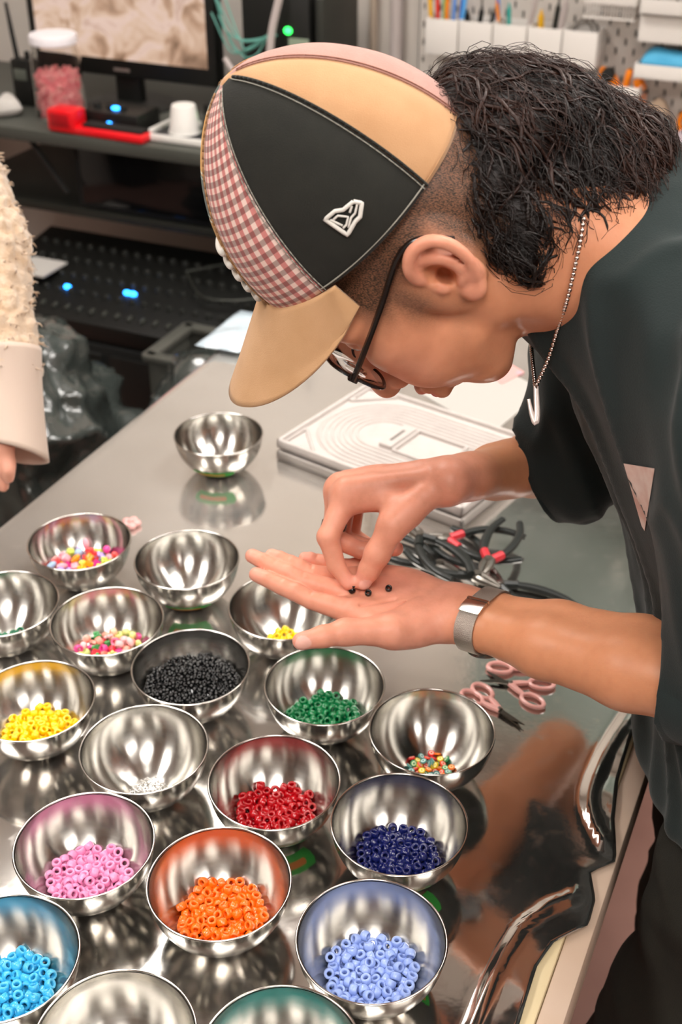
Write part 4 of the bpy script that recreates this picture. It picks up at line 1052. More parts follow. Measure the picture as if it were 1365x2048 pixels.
# necklace
M_chain = mat('chain_silver', '#d0bfb6', .22, 1.0)
nk = thing('necklace', 'silver ball-chain necklace with a pale hooked pendant hanging from the neck', 'necklace', D(1072, 775, 1.03)); NI = Matrix.Translation(-nk.location)
def nkw(o): return under(o, nk)
near_px = [(1166, 440), (1160, 480), (1152, 520), (1143, 560), (1133, 600)]
ptsN = []
for u, v in near_px:
    r = cast(head_bvh, u, v, .0022); ptsN.append(r[0] if r else D(u, v, .98))
ptsN += [D(1116, 660, .948), D(1097, 720, .965), D(1073, 772, .985)]
ptsF = [D(1066, 590, 1.10), D(1062, 640, 1.08), D(1064, 700, 1.035), D(1071, 770, .985)]
def balls(pts, r, step):
    P = spline(pts, 600); L = np.r_[0, np.cumsum(np.linalg.norm(np.diff(P, axis=0), axis=1))]; mb = MB()
    for s in np.arange(0, L[-1], step):
        p = np.array([np.interp(s, L, P[:, k]) for k in range(3)]); mb.sphere(p, r, 8, 6)
    mb.tube(P[::12], r*.3, 5); return mb
nkw(balls(ptsN, .0019, .0040).build('ball_chain', M_chain, None, True, 0)); nkw(balls(ptsF, .0019, .0040).build('ball_chain', M_chain, None, True, 0))
M_pend = mat('pendant_pearl', '#e2d3cc', .25, .3)
nkw(MB().tube(spline([D(1073, 772, .985), D(1074, 800, .985), D(1075, 825, .985), D(1072, 845, .985), D(1064, 826, .985), D(1058, 798, .985)], 24), np.r_[np.linspace(.0022, .0027, 14), np.linspace(.0026, .0014, 10)], 8, flat=.7).build('pendant', M_pend))
nkw(MB().lathe([(.0026+.0007*math.cos(a), .0007*math.sin(a)) for a in np.linspace(0, 6.283, 9)[:-1]], D(1072, 771, .985), 14, rot3('Y', 1.2), closed=True).build('bail', M_chain))
# ------------------------------------------------------------------ hair
HB_ = [((930, 310), .965, .062), ((980, 320), .962, .070), ((1000, 260), 1.01, .050), ((1070, 325), .972, .070), ((1135, 340), .972, .062), ((1190, 352), .972, .052), ((1212, 340), 1.0, .040), ((955, 415), .922, .034), ((1015, 445), .918, .030), ((1058, 500), .912, .018), ((1120, 425), .930, .028), ((900, 370), .922, .032), ((1190, 400), .945, .026), ((888, 300), .95, .042), ((1150, 425), .930, .026), ((1198, 405), .938, .034), ((1232, 385), .950, .034)]
S = SDF((-.02, .80, 1.20), (.34, 1.16, 1.52), .004)
for (u, v), d, r in HB_: S.ell(D(u, v, d), r, k=.03)
V, Q = S.mesh(); N_ = normals(V, Q)
V = V+N_*((vnoise(V, 38, 9, 2)*.006)+(vnoise(V*np.array([1, 1, 1.]), 14, 4)*.008)-.004)[:, None]; V = smooth_mesh(V, Q, 2)
M_hair = mat('dark_hair', '#120c0a', .38, col2='#1f1410', nscale=20, spec=.45, bump=.5, bscale=500, stretch=(.4, 1, 1))
M_hair2 = mat('brown_hair', '#1e0f0a', .4, col2='#341709', nscale=25, spec=.45)
hair = wear(link('hair', np_mesh('hair', V, Q, M_hair))); hair['label'] = 'dark curly hair below the cap'; hb = bvh_of(V, Q)
def hw(o): o.parent = hair; return o
g = np.random.default_rng(77)
root = D(905, 300, .95); flow0 = unit(D(1100, 400, 1.0)-D(900, 300, 1.0))
def lock(mb, p, n, length, rad, amp, wl, sides, segs, lift):
    pts = []; ph = g.random()*6.28; d = unit(flow0+g.normal(0, .32, 3)); cur = np.array(p); s = 0; st = length/segs
    for k in range(segs+1):
        h = hb.find_nearest(Vector(cur))
        if h[0] is None: break
        sp = np.array(h[0]); nn = np.array(h[1])
        d = unit(d+np.array([0, 0, -.10])-nn*(d@nn)); b = np.cross(nn, d); t = k/segs
        pts.append(sp+nn*(lift*(.3+.7*math.sin(math.pi*min(1, t*1.1)))+amp*.6*math.sin(ph+s/wl*6.28)*.5+amp*.35)+b*amp*math.cos(ph+s/wl*6.28))
        d = unit(d+b*g.normal(0, .10)); cur = sp+d*st; s += st
    if len(pts) > 3:
        m = len(pts); rr_ = rad*np.clip(np.minimum(.35+np.linspace(0, 3, m), np.linspace(3.4, .12, m)), .1, 1); mb.tube(pts, rr_, sides, flat=.6)
bm_, bf, br, brf = MB(), MB(), MB(), MB()
idx = g.permutation(len(V))
def back_top(p): q = to_head(p); return q[0] < -60 and vnoise([p], 22, 5)[0] > -.1
for i in idx[:900]:
    (lock)(br if back_top(V[i]) else bm_, V[i], N_[i], g.uniform(.05, .12), g.uniform(.0008, .0019), g.uniform(.002, .007), g.uniform(.03, .055), 5, 14, g.uniform(0, .006))
for i in idx[900:3400]:
    (lock)(brf if back_top(V[i]) else bf, V[i], N_[i], g.uniform(.04, .13), g.uniform(.0002, .0004), g.uniform(.002, .008), g.uniform(.025, .06), 3, 14, g.uniform(.001, .011))
for mb, m, nm in ((bm_, M_hair, 'curl_locks'), (bf, M_hair, 'fine_strands'), (br, M_hair2, 'brown_locks'), (brf, M_hair2, 'brown_strands')):
    o = hw(mb.build(nm, m, None, True, 0)); o['kind'] = 'stuff'
# wisps that fall over the neck
mb = MB()
for k in range(16):
    a = g.uniform(-1, 1); r = cast(head_bvh, 1050+a*25, 545, .004); 
    P = [D(1020+a*30+g.normal(0, 6), 480, .915), D(1045+a*25, 520, .915), D(1072+a*14, 550, .918), D(1078+a*10+g.normal(0, 4), 575, .92), D(1066+a*16, 572, .92)]
    mb.tube(spline(P, 16), np.linspace(.0018, .0003, 16), 5)
for k in range(14):
    a = g.uniform(-1, 1); P = [D(1090+a*30, 450, .93), D(1110+a*22, 480, .93), D(1122+a*10, 492, .93), D(1128+a*8, 480, .93)]
    mb.tube(spline(P, 12), np.linspace(.0016, .0003, 12), 5)
o = hw(mb.build('wisps', M_hair, None, True, 0)); o['kind'] = 'stuff'
# ------------------------------------------------------------------ things on the table
def beads_on_palm():
    lb_ = bvh_of(LV, LQ); m = m_blk
    me = MB().lathe(pony(.0034, .0013, .0050), n=14, closed=True).mesh('palm_bead', m, True, 0); g = np.random.default_rng(2)
    for (u, v), lab in (((737, 1190), 'small black bead lying mid-palm below the fingertips'), ((778, 1181), 'small black bead lying on the palm nearest the wrist')):
        r = cast(lb_, u, v, .0024)
        if r: put(me, 'black_bead', r[0], Quaternion((1, 0, 0), .5), lab, 'bead', 'black beads in the hand')
    r = cast(lb_, 704, 1182, .0026)
    put(me, 'black_bead', r[0], Quaternion((0, 1, 0), .9), 'small black bead on the palm touching the pinching fingertips', 'bead', 'black beads in the hand')
    put(me, 'black_bead', r[0]+np.array([.001, .001, .0055]), Quaternion((1, 0, 1), .8), 'small black bead held between finger and thumb', 'bead', 'black beads in the hand')
beads_on_palm()
# bead boards
M_board = mat('grey_flock', '#d2cac5', .85, col2='#c9c1bc', nscale=60, bump=.3, bscale=900); M_board2 = mat('grey_flock_dark', '#a9a29c', .85)
zb = TZ+.026
Lc, Fc = ZP(553, 884, zb), ZP(942, 1030, zb); e1_ = unit(Fc-Lc); e2_ = np.array([-e1_[1], e1_[0], 0]); BL, BWd = .315, .225
def bboard(z0, off, lab, m):
    o = Lc+e1_*off[0]+e2_*off[1]; t = thing('bead_board', lab, 'bead board', (o[0], o[1], z0)); t.rotation_euler = (0, 0, math.atan2(e1_[1], e1_[0]))
    MB().bbox((BL/2, BWd/2, .004), (BL, BWd, .008), None, .003).build('base', m, t)
    w = .006
    for (cx, cy, sx, sy) in ((BL/2, w/2, BL, w), (BL/2, BWd-w/2, BL, w), (w/2, BWd/2, w, BWd), (BL-w/2, BWd/2, w, BWd)): MB().bbox((cx, cy, .0075), (sx, sy, .014), None, .002).build('edge_wall', m, t)
    cx, cy = .112, BWd/2
    for k, r in enumerate((.040, .049, .058, .067, .076, .085, .094)):
        P = [(BL-.012, cy+r, .0085)]+[(cx+(BL-.012-cx)*f, cy+r, .0085) for f in (.6, .3)]+[(cx-r*math.sin(a), cy+r*math.cos(a), .0085) for a in np.linspace(0, math.pi, 19)]+[(cx+(BL-.012-cx)*f, cy-r, .0085) for f in (.3, .6)]+[(BL-.012, cy-r, .0085)]
        MB().tube(P, .0022, 6, up=(0, 0, 1)).build('ridge', m, t)
    mb = MB()
    for k in range(46):
        a = math.pi*k/45; mb.box((cx-.0985*math.sin(a), cy+.0985*math.cos(a), .0088), (.0008, .004, .0006), rot3('Z', a))
    mb.build('scale_marks', mat('pale_marks', '#d9d2cc', .8), t)
    for yy in (.028, BWd-.028):
        for (ax_, ay, sx, sy) in ((.028, yy, .038, .003),): pass
    for sgn_ in (-1, 1):                              # triangular corner trays
        y0 = BWd/2+sgn_*(BWd/2-.008); P = [(.010, y0-sgn_*.050, .010), (.010, y0, .010), (.062, y0, .010), (.010, y0-sgn_*.050, .010)]
        MB().tube(P, .0026, 6, up=(0, 0, 1)).build('corner_tray', m, t)
    MB().bbox((.135, cy, .0105), (.022, .066, .009), None, .002).build('name_bar', m, t)
    MB().bbox((.135, cy, .0152), (.004, .036, .0006), None, .0002).build('name_print', mat('print_dark', '#6f6862', .8), t)
    for (ax_, sy) in ((.150, .070), (.232, .070)): MB().bbox((ax_, cy, .0095), (.004, sy, .008), None, .001).build('pit_wall', m, t)
    for yy in (-.035, .035): MB().bbox((.191, cy+yy, .0095), (.082, .004, .008), None, .001).build('pit_wall', m, t)
bboard(TZ+.001, (.004, -.006), 'lower grey flocked bead board under the other one', M_board2); bboard(TZ+.0164, (0, 0), 'upper grey flocked bead board with U-shaped grooves', M_board)
# pliers
M_grip = mat('black_grip', '#1d211f', .42, coat=.2); M_pl = mat('plier_steel', '#8f8a83', .3, 1.0); M_redc = mat('red_grip', '#d3323c', .4)
def pliers(u, v, ang, z, lab, opening=.35, red=False):
    p = ZP(u, v, z); t = thing('pliers', lab, 'pliers', p, ang, 'small jewellery pliers behind the hand')
    for s in (1, -1):
        o = opening
        H = spline([(.004, s*.003, 0), (.018, s*(.010+.008*o), 0), (.045, s*(.013+.026*o), 0), (.075, s*(.012+.030*o), 0), (.098, s*(.006+.026*o), 0)], 18)
        MB().tube(H, np.r_[np.linspace(.0042, .0058, 9), np.linspace(.0058, .0046, 9)], 8, flat=.8).build('handle', M_grip, t)
        MB().tube(spline([(.004, s*.003, 0), (.012, s*(.007+.004*o), 0), (.019, s*(.010+.009*o), 0)], 8), .0058, 8).build('grip_collar', M_redc if red else M_grip, t)
        MB().tube([(.002, -s*.003, .001*s), (-.010, -s*.0045, 0), (-.024, -s*.0030, 0), (-.034, -s*.0012, 0)], [.0055, .0050, .0034, .0014], 8).build('jaw', M_pl, t)
    MB().lathe([(0, .0062), (.0050, .0060), (.0060, .004), (.0060, -.004), (0, -.005)], n=16).build('pivot', M_pl, t)
def pang(u0, v0, u1, v1, z=TZ+.01): a, b = ZP(u0, v0, z), ZP(u1, v1, z); return math.atan2(b[1]-a[1], b[0]-a[0])
pliers(893, 1078, pang(893, 1078, 1010, 1092), TZ+.019, 'black-handled pliers with red collars pointing at the bead board', .75, True)
pliers(972, 1138, pang(972, 1138, 880, 1064), TZ+.008, 'black-handled pliers lying under the red-collared pair, handles at upper left', .5)
pliers(955, 1152, pang(955, 1152, 828, 1090), TZ+.030, 'black-handled pliers nearest the watch strap', .45)
pliers(978, 1122, pang(978, 1122, 1002, 1080), TZ+.030, 'short pliers pointing down beside the right end of the heap', .2, True)
pliers(880, 1130, pang(880, 1130, 770, 1085), TZ+.008, 'black pliers half hidden behind the pinching hand', .4)
pliers(840, 1072, pang(840, 1072, 900, 1130), TZ+.041, 'steel-jawed pliers lying across the top of the heap', .3)
pliers(1000, 1170, pang(1000, 1170, 1070, 1195), TZ+.007, 'dark pliers peeking out from behind the forearm', .2)
# scissors
M_pinkp = mat('pink_plastic', '#ffbdb4', .35, coat=.3); M_blade = mat('scissor_steel', '#6d6862', .25, 1.0)
def scissors(u, v, ang, lab, sp=.22):
    t = thing('scissors', lab, 'scissors', ZP(u, v, TZ+.004), ang, 'pink-handled craft scissors')
    for s in (1, -1):
        c, sn = math.cos(s*sp), math.sin(s*sp); R_ = np.array([[c, -sn, 0], [sn, c, 0], [0, 0, 1.]])
        MB().prism([(.004, -s*.002), (.004, s*.0035), (-.020, s*.0040), (-.034, -s*.0005), (-.020, -s*.0012)], -.0006+s*.0008, .0006+s*.0008, R_).build('blade', M_blade, t)
        loop = [np.array([.034+.0135*math.cos(a), s*.006+.0085*math.sin(a)+0*s, 0]) for a in np.linspace(0, 2*math.pi, 25)]
        MB().tube(np.array(loop)@R_.T, .0026, 8, flat=.9).tube(np.array([(.0, 0, 0), (.010, s*.003, 0), (.022, s*.005, 0)])@R_.T, [.0042, .0038, .0030], 8, flat=.8).build('handle', M_pinkp, t)
    MB().lathe([(0, .0036), (.0022, .0034), (.0024, -.002)], n=12).build('rivet', M_pl, t)
scissors(1022, 1368, pang(1022, 1368, 1075, 1384), 'pink scissors with both loops to the right and blades pointing left', .30)
scissors(1000, 1420, pang(1000, 1420, 955, 1388), 'pink scissors lying against the fruit-slice bowl, blade pointing right', .06)
scissors(1062, 1336, pang(1062, 1336, 1012, 1322), 'pink scissors half hidden under the forearm', .24)
# packet, papers and a stray charm
def pillow(name, c, R, size, m, lab, cat, seed, amp=.006, parent=None):
    g = []; n = 26
    for side_ in (1, -1):
        rows = []
        for i in range(n+1):
            r = []
            for j in range(n+1):
                x, y = i/n-.5, j/n-.5; e = (1-(2*abs(x))**4)*(1-(2*abs(y))**4); p = np.array([x*size[0], y*size[1], 0])
                nn = vnoise([p*22], 1, seed)[0]; r.append(np.array(c)+R@np.array([p[0]*(1+.06*nn), p[1]*(1+.05*nn), side_*size[2]/2*max(e, 0)**.5+(amp*nn if e > .05 and side_ > 0 else 0)*e+size[2]/2]))
            rows.append(r)
        g.append(rows)
    o = MB().grid(g[0]).grid(g[1]).build(name, m, parent); return tag(o, lab, cat) if lab else o
M_poly = mat('milky_film', '#ccd9e2', .22, col2='#b9ccd8', nscale=14, spec=.6, coat=.5)
p = ZP(482, 672, TZ+.003); pillow('plastic_packet', p, rot3('Z', -.42), (.085, .16, .018), M_poly, 'pale blue clear plastic packet by the tip of the cap visor', 'packet', 3)
def sheet(name, pts, z, m, lab, cat, th=.0008):
    P = [ZP(u, v, z)[:2] for u, v in pts]; return tag(MB().prism([tuple(q) for q in P], z, z+th).build(name, m, None, False), lab, cat)
M_paper = mat('white_paper', '#bdb8b2', .7)
sheet('paper_sheet', [(845, 790), (985, 730), (1090, 780), (985, 868)], TZ+.0012, M_paper, 'white paper sheet on the table behind the chin', 'paper')
M_card = plaid('striped_card', '#e89a92', [], []) if False else mat('printed_card', '#e7a7a2', .5, col2='#8fb4d6', nscale=18, nfac=.1)
sheet('printed_card', [(965, 742), (1010, 722), (1050, 745), (1005, 768)], TZ+.0024, M_card, 'small pink and blue printed card lying on the white paper', 'card')
b_ = MB(); c_ = ZP(262, 1046, TZ+.005)
for k in range(5): b_.sphere(c_+np.array([.008*math.cos(k*1.2566), .008*math.sin(k*1.2566), 0]), (.0062, .0062, .0045), 10, 7)
b_.sphere(c_+np.array([0, 0, .003]), .004, 10, 7)
tag(b_.build('flower_charm', mat('pale_pink_charm', '#f3b9b4', .35)), 'pale pink flower charm lying by the bowl of big mixed beads', 'charm')

# ------------------------------------------------------------------ the second person, at the left edge
M_fuzz = mat('cream_fuzzy_knit', '#d5bfa9', .95, col2='#c4a484', nscale=60, nfac=.5, bump=1.0, bscale=260, sheen=.6); M_cuff = mat('cream_cuff', '#cbb6a7', .85, bump=.2, bscale=900, sheen=.2)
DL = 1.50
sh, el, wr_ = D(-230, 60, 1.62), D(-58, 500, 1.55), D(2, 735, DL)
S = SDF((-.95, 1.20, .92), (-.34, 1.95, 1.62), .005)
S.chain([sh, el, wr_], (.085, .066, .044), k=.02); S.cone(sh, D(-420, 80, 1.75), .09, .12, k=.05); S.cone(D(-400, 60, 1.75), D(-420, 700, 1.80), .15, .16, k=.05)
S.plane_cut(D(2, 722, DL), unit(D(10, 800, DL)-D(-10, 640, DL))) if False else None
V, Q = S.mesh(); N_ = normals(V, Q); V = V+N_*(np.abs(vnoise(V, 70, 2, 2))*.008+vnoise(V, 180, 3, 1)*.0025)[:, None]
p2 = thing('person', 'person in a cream fuzzy sweater standing at the left edge of the frame', 'person', D(-420, 700, 1.80)*np.array([1, 1, 0]))
def p2w(o): return under(o, p2)
# arm, hand and trunk in one surface
S = SDF((-.85, 1.20, .70), (-.34, 1.90, 1.62), .003)
hw_ = D(-4, 790, DL); S.chain([sh, el, hw_], (.045, .038, .026), k=.02); S.cone(sh, D(-400, 200, 1.75), .06, .10, k=.03)
pal = D(-8, 862, DL-.01); S.ell(pal, (.024, .040, .034), k=.014); S.cone(hw_, pal, .024, .024, k=.012)
for k, (du, dv, dd_) in enumerate(((16, 955, -.03), (6, 972, -.01), (-6, 968, .012), (-18, 950, .03))):
    a = D(-2+du*.3, 892, DL-.01+dd_); b = D(du*.8, (892+dv)/2+6, DL+dd_*1.1); c = D(du, dv, DL+dd_*1.1); S.chain([pal, a, b, c], (.016, .0105, .0092, .0075), k=.005)
S.chain([D(-14, 820, DL-.012), D(6, 890, DL-.03), D(14, 940, DL-.04)], (.016, .012, .0085), k=.008)
Va, Qa = S.mesh(); Va = smooth_mesh(Va, Qa, 3)
M_skin2 = mat('pale_skin', '#e0a088', .45, col2='#e8a890', nscale=30, sss=.1)
p2w(link('body', np_mesh('body', Va, Qa, M_skin2)))
sw = p2w(link('sweater', np_mesh('sweater', V, Q, M_fuzz))); sw['label'] = 'cream fuzzy knit sweater'
def sww(o): o.parent = sw; return o
mb = MB(); g = np.random.default_rng(4); ii = g.permutation(len(V))[:2600]
for i in ii:
    if V[i][0] < -.62: continue
    d = unit(N_[i]+g.normal(0, .6, 3)); P = [V[i], V[i]+d*.006, V[i]+d*.009+g.normal(0, .002, 3)+np.array([0, 0, -.003])]; mb.tube(P, [.0012, .0010, .0004], 3)
o = sww(mb.build('fuzz', M_fuzz, None, True, 0)); o['kind'] = 'stuff'
cg = []; ca, cb = D(6, 700, DL), D(12, 905, DL-.01); cx_ = unit(cb-ca); s1 = unit(np.cross(cx_, [0, 1., 0])); s2_ = np.cross(cx_, s1)
for f in np.linspace(0, 1, 22):
    r = (.047-.004*math.sin(f*3.1)+.004*f); cc_ = ca+(cb-ca)*f
    cg.append([cc_+(s1*math.cos(a)*(r)+s2_*math.sin(a)*r*(1.0))*(1+.03*math.sin(a*3+f*4)) + cx_*(.012*math.cos(a+.6)*f) for a in np.linspace(0, 2*math.pi, 49)[:-1]])
co = MB().grid(cg, closed_v=True).build('cuff', M_cuff); co.modifiers.new('t', 'SOLIDIFY').thickness = .004; sww(co)
S = SDF((-1.0, 1.25, .0), (-.42, 2.0, 1.1), .012); hp_ = D(-420, 760, 1.80); hp_[2] = .95
S.cone(hp_, hp_*np.array([1, 1, 0])+np.array([0, -.08, .05]), .15, .10, k=.05); S.cone(hp_, hp_*np.array([1, 1, 0])+np.array([0, .12, .05]), .15, .10, k=.05)
V, Q = S.mesh(); p2w(link('trousers', np_mesh('trousers', smooth_mesh(V, Q, 3), Q, mat('beige_cotton', '#cbb9ab', .9, bump=.3))))['label'] = 'pale beige trousers'
# ------------------------------------------------------------------ background: monitor desk, mixer, bags
def RP(a, b, z): return room(a, b, z)
def rthing(name, lab, cat, a, b, z, group=None, dz=0.0):
    t = thing(name, lab, cat, RP(a, b, z), -TH+dz, group); return t
M_desk = mat('desk_laminate', '#4a4b45', .5, col2='#44453f', nscale=9); M_blk = mat('black_plastic', '#141412', .45); M_blk2 = mat('black_matte', '#0c0d0c', .7); M_metal = mat('dark_metal', '#3c3d38', .45, .6)
t = rthing('desk', 'dark grey shelf desk carrying the monitor', 'desk', -1.75, 2.62, 0)
MB().bbox((0, -.01, .84), (1.5, .54, .03), None, .003).build('desk_top', M_desk, t)
MB().bbox((.02, .02, .645), (.9, .46, .022), None, .003).build('lower_shelf', M_metal, t)
for x in (-.72, .72):
    for y in (-.24, .24): MB().bbox((x, y, .4125), (.035, .035, .825), None, .003).build('leg', M_metal, t)
MB().tube([(-.12, -.24, .825), (-.03, -.235, .70)], .007, 8).build('brace', M_blk, t)
# monitor
t = rthing('monitor', 'wide black computer monitor showing a warm pinkish picture', 'monitor', -1.735, 2.62, .856)
MB().bbox((0, 0, .235), (.52, .045, .33), None, .006).build('housing', M_blk, t)
def screen_material():
    m = mat('screen_picture', '#e8c8ac', .3); nt = m.node_tree; L = nt.links.new; b = nt.nodes['Principled BSDF']; tc = nt.nodes.new('ShaderNodeTexCoord')
    n = nt.nodes.new('ShaderNodeTexNoise'); n.inputs['Scale'].default_value = 11; n.inputs['Detail'].default_value = 5; n.inputs['Distortion'].default_value = 1.2; L(tc.outputs['Object'], n.inputs['Vector'])
    r = nt.nodes.new('ShaderNodeValToRGB'); e = r.color_ramp.elements
    e[0].position = .30; e[0].color = (*lin('#8a6a52'), 1); e[1].position = .72; e[1].color = (*lin('#f6dccb'), 1)
    for p_, c_ in ((.42, '#c9a184'), (.50, '#e9c6ac'), (.58, '#f3d3c3'), (.64, '#d8b39f')): q = e.new(p_); q.color = (*lin(c_), 1)
    L(n.outputs['Fac'], r.inputs['Fac']); L(r.outputs['Color'], b.inputs['Emission Color']); b.inputs['Emission Strength'].default_value = .55; b.inputs['Base Color'].default_value = (.02, .02, .02, 1)
    return m
MB().box((0, -.0232, .2475), (.476, .001, .272)).build('screen', screen_material(), t, False)
MB().box((0, -.0235, .088), (.045, .001, .007)).build('badge', mat('badge_silver', '#a7a39b', .3, .7), t, False)
MB().bbox((0, .01, .05), (.07, .03, .09), None, .006).build('neck', M_blk, t); MB().lathe([(0, .012), (.10, .010), (.115, .003), (.115, 0), (0, 0)], (0, 0, 0), 32).build('stand_base', M_blk, t)
# jar
t = rthing('glass_jar', 'tall clear jar of pink beads with white lid left of the monitor', 'jar', -1.832, 2.47, .856)
M_glass = mat('jar_glass', '#f4f4f2', .03, trans=1.0, ior=1.2)
MB().lathe([(0, 0), (.054, 0), (.059, .006), (.059, .135), (.052, .152), (.050, .17), (.048, .17), (.050, .15), (.056, .133), (.056, .006), (0, .004)], n=36).build('glass', M_glass, t)
MB().lathe([(0, .188), (.054, .187), (.056, .183), (.056, .168), (.052, .166)], n=32).build('lid', mat('lid_white', '#e7e2e6', .4), t)
mb = MB(); g = np.random.default_rng(6)
for k in range(620):
    a = g.random()*6.283; z = g.uniform(.008, .105); r = .050*math.sqrt(g.uniform(.45, 1)) if z < .098 else .05*math.sqrt(g.random()); mb.sphere((r*math.cos(a), r*math.sin(a), z), .0052, 6, 4)
mb.lathe([(0, .006), (.046, .006), (.046, .10), (0, .10)], n=20)
o = mb.build('pink_bead_fill', mat('jar_pink', '#f1838c', .35, col2='#f7b0ae', nscale=60, nfac=.2)); o.location = t.location; o.rotation_euler = t.rotation_euler
tag(o, 'pink beads filling the lower half of the glass jar', 'beads', kind='stuff')
# radio, tissue, red dispenser, interface, tray
t = rthing('walkie_talkie', 'black walkie-talkie with long antenna at the left end of the desk', 'radio', -1.965, 2.52, .856)
MB().bbox((0, 0, .055), (.056, .034, .11), None, .006).build('body', M_blk, t); MB().tube([(-.016, 0, .11), (-.022, 0, .17), (-.028, 0, .235)], [.006, .0055, .004], 8).build('antenna', M_blk2, t); MB().lathe([(0, .128), (.006, .127), (.007, .11)], (.014, 0, 0), 12).build('knob', M_blk2, t)
MB().bbox((0, -.0175, .075), (.036, .002, .026), None, .001).build('display', mat('lcd_grey', '#5c6058', .3), t)
pillow('paper_tissue', RP(-1.965, 2.42, .856), rot3('Z', .4), (.08, .07, .035), M_paper, 'crumpled white tissue at the left end of the desk', 'tissue', 8, .02)
t = rthing('tape_dispenser', 'bright red long tape dispenser lying in front of the monitor', 'tape dispenser', -1.66, 2.366, .856, dz=-.03)
M_red = mat('red_plastic', '#e0101c', .35, coat=.3)
MB().bbox((-.085, 0, .027), (.075, .055, .052), None, .008).build('head', M_red, t); MB().bbox((.035, 0, .009), (.20, .05, .018), None, .006).build('base', M_red, t)
MB().bbox((.045, .004, .021), (.16, .034, .008), None, .002).build('pad', M_blk2, t); MB().bbox((-.085, -.0285, .03), (.05, .002, .028), None, .001).build('side_plate', mat('red_dark', '#a80d18', .4), t)
t = rthing('audio_interface', 'small black box with two blue lights under the monitor', 'electronics', -1.655, 2.458, .856)
MB().bbox((0, 0, .02), (.15, .10, .04), None, .004).build('case', M_blk, t)
M_blue = mat('blue_led', (.02, .28, 1.0), .4, emit=6.0); M_grn = mat('green_led', (.03, .9, .10), .4, emit=3.5)
MB().sphere((-.0, -.052, .014), (.009, .003, .007), 10, 6).build('light', M_blue, t); MB().sphere((.0, -.02, .044), (.012, .008, .004), 10, 6).build('light', M_blue, t)
for k in range(3): MB().lathe([(0, .012), (.008, .011), (.009, 0)], (-.05+.035*k, -.02, .04), 12).build('dial', M_blk2, t)
t = rthing('tray', 'white serving tray at the right end of the desk', 'tray', -1.45, 2.44, .856)
M_wht = mat('white_plastic', '#e6e2dc', .4)
MB().bbox((0, 0, .004), (.19, .13, .006), None, .003).build('floor_plate', mat('tray_dark', '#25272a', .4), t)
for (cx, cy, sx, sy) in ((0, .065, .20, .008), (0, -.065, .20, .008), (.097, 0, .008, .136), (-.097, 0, .008, .136)): MB().bbox((cx, cy, .009), (sx, sy, .016), None, .003).build('rim', M_wht, t)
t = rthing('cup', 'upturned off-white paper cup standing on the tray', 'cup', -1.475, 2.44, .864)
MB().lathe([(0, .062), (.026, .062), (.028, .058), (.036, .002), (.034, 0), (.024, .058), (0, .058)], n=28).build('wall', M_wht, t); MB().lathe([(.034, 0), (.038, .002), (.036, .005)], n=28).build('lip', M_wht, t)
t = rthing('desk_ball', 'black round container beside the paper cup on the tray', 'container', -1.405, 2.46, .864); MB().lathe([(0, 0), (.022, .0), (.032, .014), (.033, .026), (.024, .042), (0, .046)], n=24).build('shell', M_blk, t); MB().sphere((.01, -.03, .02), .006, 8, 6).build('red_mark', M_redc, t)
t = rthing('power_switch', 'black switch block with a green light behind the tray', 'electronics', -1.44, 2.55, .856); MB().bbox((0, 0, .025), (.07, .05, .05), None, .004).build('case', M_blk, t); MB().sphere((.0, -.026, .04), (.009, .004, .009), 10, 6).build('light', M_grn, t)
# network gear
t = rthing('network_switch', 'black network box with green light and teal cables above the cap', 'electronics', -1.30, 2.73, .856)
MB().bbox((-.03, 0, .15), (.17, .22, .27), None, .005).build('case', M_blk, t); MB().bbox((.075, 0, .15), (.02, .20, .26), None, .004).build('side_panel', M_metal, t)
MB().sphere((.004, -.113, .21), (.010, .005, .008), 10, 6).build('light', M_grn, t)
MB().box((.03, -.112, .185), (.05, .002, .02)).build('label_plate', mat('label_grey', '#8d9a86', .6), t, False)
M_teal = mat('teal_cable', '#5f9b8e', .45); M_gry = mat('grey_cable', '#b6aaa6', .45)
for k in range(6):
    P = spline([(-.03+.012*math.sin(k*2.1), -.12, .20), (-.08+.02*math.sin(k*3.7), -.15, .17+.02*math.sin(k*1.9)), (-.12+.02*math.cos(k*2.9), -.15, .19+.03*math.sin(k*2.3)), (-.17, -.10-.01*k, .26+.03*math.cos(k*1.7))], 18); MB().tube(P, .0019, 6).build('cable', M_teal, t)
MB().tube(spline([(.0, -.14, .29), (-.02, -.15, .2), (-.02, -.16, .1), (.0, -.16, .02)], 16), .009, 8).build('cable', M_gry, t); MB().tube([(-.13, -.17, .15), (-.02, -.19, .03)], .006, 8).build('cable', M_gry, t)
# under the desk
t = rthing('old_monitor', 'big dark box-shaped display on the shelf under the desk', 'monitor', -1.57, 2.60, .657); MB().bbox((0, -.02, .082), (.40, .34, .16), None, .008).build('housing', M_blk2, t); MB().bbox((0, -.193, .082), (.36, .006, .13), None, .003).build('screen', mat('dead_screen', '#0a0b0c', .12), t)
t = rthing('equipment_cabinet', 'low dark cabinet carrying the sound mixer', 'cabinet', -1.55, 2.37, 0); MB().bbox((0, 0, .22), (.95, .44, .44), None, .004).build('body', M_blk2, t); MB().bbox((-.23, -.222, .22), (.44, .01, .40), None, .003).build('door', M_blk, t); MB().bbox((.23, -.222, .22), (.44, .01, .40), None, .003).build('door', M_blk, t)
t = rthing('sound_mixer', 'black sloping sound mixer with knobs and blue lights', 'mixer', -1.55, 2.34, .442)
sl = .16; Rm = rot3('X', sl)
MB().bbox((0, 0, .055), (.80, .38, .05), Rm, .006).build('console', M_blk, t); MB().bbox((0, 0, .012), (.78, .36, .024), None, .004).build('foot', M_blk2, t)
